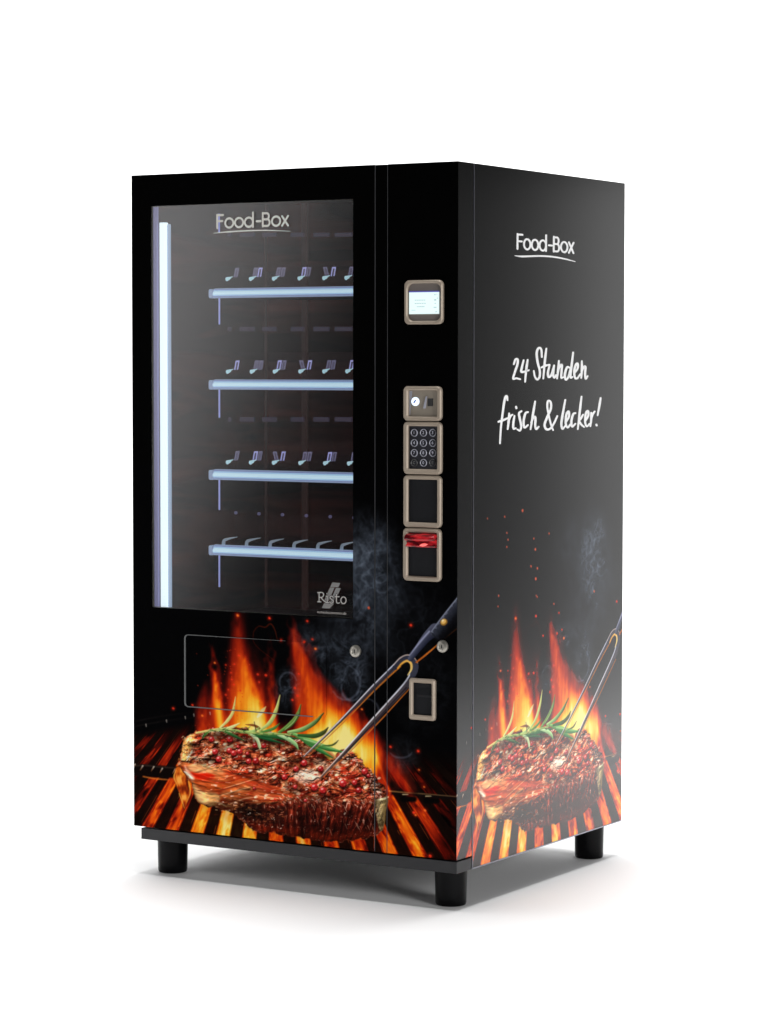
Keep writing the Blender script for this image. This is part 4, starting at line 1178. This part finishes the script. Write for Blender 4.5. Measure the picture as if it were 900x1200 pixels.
mb = MB(); mb.face([(inner[0] + .0005, -.001, inner[3] - .002), (inner[0] + .009, -.001, inner[3] - .002), (inner[0] + .003, -.001, inner[2] + .003), (inner[0] + .0005, -.001, inner[2] + .003)])
mb.build('polished_facet', M_RING, coin)

# keypad
pad, inner = module('keypad', (472, 494.3, 518.9, 556), (477.4, 499.4, 511.6, 549.8), 'number keypad with twelve ringed round keys')
mb = MB(); mb.box(inner[0] - .001, inner[1] + .001, -.0012, .002, inner[2] - .001, inner[3] + .001)
mb.build('key_plate', M_PAD, pad)
keys = ['1', '2', '3', '4', '5', '6', '7', '8', '9', 'C', '0', 'E']
for k_, ch_ in enumerate(keys):
    X_ = (233, 333, 433)[k_ % 3]; Y_ = (620, 730, 838, 945)[k_ // 3]
    p = on_front(460 + X_ / 9.23, 440 + Y_ / 9.23, -.003)
    dim = ch_ in 'CE'
    mb = MB(); mb.lathe((p[0], -.0012, p[2]), '-y', [(.0072, 0), (.0072, .0010), (.0066, .0020), (.001, .0020)], 20)
    mb.cur = 1; mb.loft([[(p[0] + r_ * math.cos(t), -.0012 - h_, p[2] + r_ * math.sin(t)) for t in np.linspace(0, 2 * math.pi, 24, endpoint=False)] for r_, h_ in ((.0095, 0), (.0093, .0018), (.0086, .0026), (.0078, .0018), (.0075, 0))], False, False)
    mb.cur = 2; add_text(mb, ch_, .0108, p[0], -.0035, p[2])
    mb.build('key', [M_PAD, M_RINGD if dim else M_RING, M_DIGITD if dim else M_DIGIT], pad, smooth=True, recalc=False)

# blank card-reader panel, banknote reader, coin return
o, inner = module('blank_panel', (472, 557.2, 518.6, 618.2), (477.4, 562, 511.6, 612.4), 'champagne frame around a blank charcoal plate')
mb = MB(); mb.box(inner[0] - .001, inner[1] + .001, -.0022, .002, inner[2] - .001, inner[3] + .001)
mb.build('cover_plate', M_DARK, o)
o, inner = module('banknote_reader', (471.6, 619.2, 518, 681.2), (477, 624.4, 511.2, 675.6), 'champagne frame with glowing red banknote slot')
mb = MB(); mb.box(inner[0] - .001, inner[1] + .001, -.0022, .002, inner[2] - .001, inner[3] + .001)
mb.build('cover_plate', M_DARK, o)
x0, x1 = inner[0] - .001, inner[1] - .001
zt, zb_ = on_front(492, 625.5, -.012)[2], on_front(492, 641, -.012)[2]
mb = MB()
sec = [(-.002, zt), (-.014, zt - .001), (-.026, zt - .006), (-.030, zt - .012), (-.026, zt - .0165), (-.012, zt - .018), (-.012, zb_ + .006), (-.020, zb_ + .003), (-.018, zb_), (-.002, zb_)]
for xa, xb in ((x0, x1),):
    rings = []
    for t in np.linspace(0, 1, 9):
        k_ = .62 + .38 * math.sin(math.pi * (.12 + .76 * t))
        rings.append([(xa + (xb - xa) * t, y_ * k_, z_) for y_, z_ in sec])
    mb.loft(rings)
mb.build('banknote_slot', M_RED, o, smooth=True)
mb = MB(); xm = (x0 + x1) / 2
mb.loft([[(xm + .002 + .022 * t, -.0215 + .001 * t, zb_ + .0052 + .004 * t + .0017 * math.cos(q) * (.35 + math.sin(math.pi * t))) if False else (xm + .002 + .022 * t, -.0205 - .002 * math.cos(q) * (.3 + math.sin(math.pi * t)), zb_ + .0046 + .003 * t + .0028 * math.sin(q) * (.3 + math.sin(math.pi * t))) for q in np.linspace(0, 2 * math.pi, 8, endpoint=False)] for t in np.linspace(0, 1, 6)])
mb.build('slot_light', M_REDHOT, o, smooth=True)
o, inner = module('coin_return', (478.7, 795.6, 511.2, 844.2), (482.8, 800.6, 505.2, 838.4), 'small framed coin return tray near the bottom', r=.007, y_in=-.001)
mb = MB(); mb.box(inner[0] - .001, inner[1] + .001, -.0012, .002, inner[2] - .001, inner[3] + .001)
zc_ = (inner[2] + inner[3]) / 2 + .004
mb.loft([[(x_, -.0012, zc_ + .024), (x_, -.004, zc_ + .006), (x_, -.0018, zc_), (x_, -.0012, zc_)] for x_ in (inner[0] + .010, inner[1] - .004)])
mb.build('return_flap', M_DARK, o)

# ------------------------------------------------------------------ inside: liner, lamp, shelves
LX0, LX1, LY1, LZ0, LZ1 = .028, .735, .60, .66, 1.785
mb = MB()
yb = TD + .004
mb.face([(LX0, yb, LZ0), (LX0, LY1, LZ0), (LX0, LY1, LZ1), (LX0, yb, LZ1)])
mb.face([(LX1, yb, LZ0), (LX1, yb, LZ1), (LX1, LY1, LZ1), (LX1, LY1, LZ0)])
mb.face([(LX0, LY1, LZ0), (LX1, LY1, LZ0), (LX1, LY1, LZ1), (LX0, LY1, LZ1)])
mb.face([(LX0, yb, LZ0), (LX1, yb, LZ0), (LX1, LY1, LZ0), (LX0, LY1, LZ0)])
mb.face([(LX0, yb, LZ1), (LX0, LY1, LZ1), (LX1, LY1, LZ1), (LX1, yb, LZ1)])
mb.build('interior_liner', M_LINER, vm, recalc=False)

# upright lamp tube behind the left edge of the glass
cx_, cy_ = .0670, .050
zt = on_front(193, 261, cy_)[2]
prof_ = []
z = WZ0 - .03
mb = MB(); rings = []
nrib = 230
zs = np.linspace(WZ0 - .03, zt, nrib)
for i, z in enumerate(zs):
    r_ = .0112 if i % 2 else .0108
    rings.append([(cx_ + r_ * math.cos(a_), cy_ + r_ * math.sin(a_), z) for a_ in np.linspace(0, 2 * math.pi, 12, endpoint=False)])
mb.loft(rings)
mb.build('lamp_tube', M_TUBE, vm, recalc=False)
mb = MB()
for i in range(150):                                     # ribbed diffuser beside the tube
    za = WZ0 - .02 + (zt - WZ0 + .014) * i / 150; zb2 = za + (zt - WZ0) / 150 * .55
    mb.box(.0783, .0880, .0475, .0530, za, zb2)
mb.box(.0783, .0868, .0500, .0545, WZ0 - .02, zt - .004)
mb.build('ribbed_diffuser', M_DIFF, vm)
mb = MB(); mb.box(.0300, .0440, .052, .060, WZ0 - .02, WZ1 + .02)
mb.build('lamp_reflector', M_REFL, vm, bevel=.0015)

YR = .12                                                # depth of the shelf fronts
rows = [((246, 343.6), (413, 341.2), 11.5), ((246, 450.6), (413, 451.2), 12.0), ((246, 556.3), (413, 559.8), 12.5), ((246, 644.6), (413, 651.0), 12.6)]
clips = [[267.5, 295, 322, 352, 381, 407], [268, 296, 323, 353, 381, 408], [268, 295, 322, 353, 382, 410], [264, 291, 318.5, 346.5, 374.5, 402.5]]
clip_y = [(326.5, 325), (435, 434.5), (541, 542.5), (634, 640)]
for k_, ((xa, ya), (xb, yb_), hpx) in enumerate(rows):
    pl = on_front(xa, ya, YR); pr = on_front(xb, yb_, YR)
    zc = (pl[2] + pr[2]) / 2; hh = hpx / 2 / 452.0
    xl, xr = pl[0], LX1 - .012
    mb = MB(); mb.box(xl - .004, xr, YR + .016, LY1 - .03, zc - .008, zc - .002)
    shelf = mb.build('shelf', M_TRAY, vm)
    # the curved luminous rail along the front edge
    mb = MB()
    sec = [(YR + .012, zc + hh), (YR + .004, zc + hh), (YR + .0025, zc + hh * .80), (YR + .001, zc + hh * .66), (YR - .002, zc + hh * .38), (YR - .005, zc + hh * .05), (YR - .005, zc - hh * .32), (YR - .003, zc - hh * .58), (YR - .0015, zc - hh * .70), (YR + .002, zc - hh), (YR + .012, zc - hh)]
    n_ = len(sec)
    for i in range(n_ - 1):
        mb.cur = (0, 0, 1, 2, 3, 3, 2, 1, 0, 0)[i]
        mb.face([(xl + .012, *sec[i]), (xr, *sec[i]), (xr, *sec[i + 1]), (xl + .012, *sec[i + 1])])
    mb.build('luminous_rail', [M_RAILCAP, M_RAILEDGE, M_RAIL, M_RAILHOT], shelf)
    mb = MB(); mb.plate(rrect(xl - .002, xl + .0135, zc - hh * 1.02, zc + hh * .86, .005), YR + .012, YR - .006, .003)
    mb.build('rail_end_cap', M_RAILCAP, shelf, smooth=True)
    # hanging strip under the left end
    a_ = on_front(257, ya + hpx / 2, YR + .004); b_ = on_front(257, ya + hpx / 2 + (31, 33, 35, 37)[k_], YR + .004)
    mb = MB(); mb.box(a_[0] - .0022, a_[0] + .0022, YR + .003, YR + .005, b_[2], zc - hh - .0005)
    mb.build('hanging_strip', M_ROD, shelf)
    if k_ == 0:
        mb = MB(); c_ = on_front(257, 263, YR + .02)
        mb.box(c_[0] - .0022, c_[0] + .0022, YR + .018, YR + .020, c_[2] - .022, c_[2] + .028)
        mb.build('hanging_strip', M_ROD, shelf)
    for j, cxp in enumerate(clips[k_]):
        cyp = clip_y[k_][0] + (clip_y[k_][1] - clip_y[k_][0]) * (cxp - 265) / 143
        if k_ < 3:
            q_ = lambda dx, dy, y: tuple(on_front(cxp + dx, cyp + dy, y))
            out = [(-3.6, 1.0), (-3.0, -1.4), (0.6, -2.0), (3.6, -2.3), (5.6, -2.9), (5.4, -2.0), (3.0, -.6), (2.2, 1.2), (.2, 2.0), (-.6, 3.2), (-2.4, 3.0)]
            mb = MB(); mb.loft([[q_(dx, dy, YR + .032) for dx, dy in out], [q_(dx, dy, YR + .026) for dx, dy in out]])
            mb.build('clip', M_CLIP, shelf)
            # a pair of clear, leaning label holders behind the clip
            lean = (-1, 1)[(j * 7 + k_ * 3) % 4 == 0]
            for s_, dx0 in ((0, .5), (1, 6.0)):
                tilt = 2.2 if not (lean == 1 and s_ == 0) else -3.0
                if j == 0 and s_ == 0:
                    continue
                f_ = lambda dx, dy: tuple(on_front(cxp + dx0 + dx, cyp + dy, YR + .050))
                g_ = lambda dx, dy: tuple(on_front(cxp + dx0 + dx, cyp + dy, YR + .053))
                mb = MB()
                for c0_, c1_, d0_, d1_ in ((0, 1.3, -1.5, -12.4), (3.4, 4.7, -1.8, -12.6), (1.3, 3.4, -10.6, -12.5)):
                    ta, tb = tilt * (-d0_ / 12.4), tilt * (-d1_ / 12.4)
                    quad = [(c0_ + ta, d0_), (c1_ + ta, d0_), (c1_ + tb, d1_), (c0_ + tb, d1_)]
                    mb.loft([[f_(*c) for c in quad], [g_(*c) for c in quad]])
                mb.cur = 1; quad = [(1.3 + tilt * .12, -1.5), (3.4 + tilt * .12, -1.5), (3.4 + tilt * .85, -10.6), (1.3 + tilt * .85, -10.6)]
                mb.loft([[f_(*c) for c in quad], [g_(*c) for c in quad]])
                mb.build('label_holder', [M_HOLDER if (j * 5 + k_ * 2 + s_) % 3 else M_HOLDERB, M_PANE], shelf)
        else:
            q_ = lambda p, y: tuple(on_front(p[0], p[1], y))
            path = [(cxp - 2.2, cyp + 4.5), (cxp - 1.4, cyp - .4), (cxp + 2.0, cyp - 2.0), (cxp + 8, cyp - 3.6), (cxp + 14.5, cyp - 4.8)]
            mb = MB(); L = spline(path, 4); ws_ = np.interp(np.linspace(0, 1, len(L)), [0, .4, 1], [4.2, 3.4, .6])
            rings = []
            for i in range(len(L)):
                t_ = L[min(i + 1, len(L) - 1)] - L[max(i - 1, 0)]; t_ = t_ / np.linalg.norm(t_); n2_ = np.array([-t_[1], t_[0]]) * ws_[i] / 2
                rings.append([q_(L[i] + n2_, YR + .020), q_(L[i] - n2_, YR + .020), q_(L[i] - n2_, YR + .026), q_(L[i] + n2_, YR + .026)])
            mb.loft(rings)
            mb.build('hook', M_HOOK, shelf, smooth=True)
            p = on_front(cxp + 12, cyp - 33, YR + .25)
            mb = MB(); mb.lathe((p[0], p[1], p[2]), '-y', [(.0045, -.004), (.0045, 0), (.002, .002), (.0003, .002)], 12)
            mb.build('stud', M_STUD, shelf, smooth=True)
        # clear divider between the lanes
        dv = on_front(cxp + 14, cyp - 4, YR + .06)
        mb = MB(); mb.box(dv[0] - .0006, dv[0] + .0006, YR + .05, LY1 - .08, zc + .002, zc + .085)
        mb.build('divider', M_DIVID, shelf)
    # stops at the rear, seen under the next shelf up
    if k_ < 3:
        ys = (275, 385.5, 491.5)[k_]
        for x_, w_ in ((265, 10), (289, 17), (315, 16), (348, 15), (376, 18), (402, 20)):
            a_ = on_front(x_ - w_ / 2, ys + 2.6, .40); b_ = on_front(x_ + w_ / 2, ys - 2.6, .40)
            mb = MB(); mb.box(a_[0], b_[0], .40, .406, a_[2], b_[2])
            mb.build('rear_stop', M_STOP, shelf, bevel=.001)
for x_ in (309, 357):
    a_ = on_front(x_, 700, LY1 - .015); b_ = on_front(x_, 250, LY1 - .015)
    mb = MB(); mb.box(a_[0] - .008, a_[0] + .008, LY1 - .018, LY1 - .008, LZ0, LZ1)
    mb.build('rear_post', M_POST, vm)
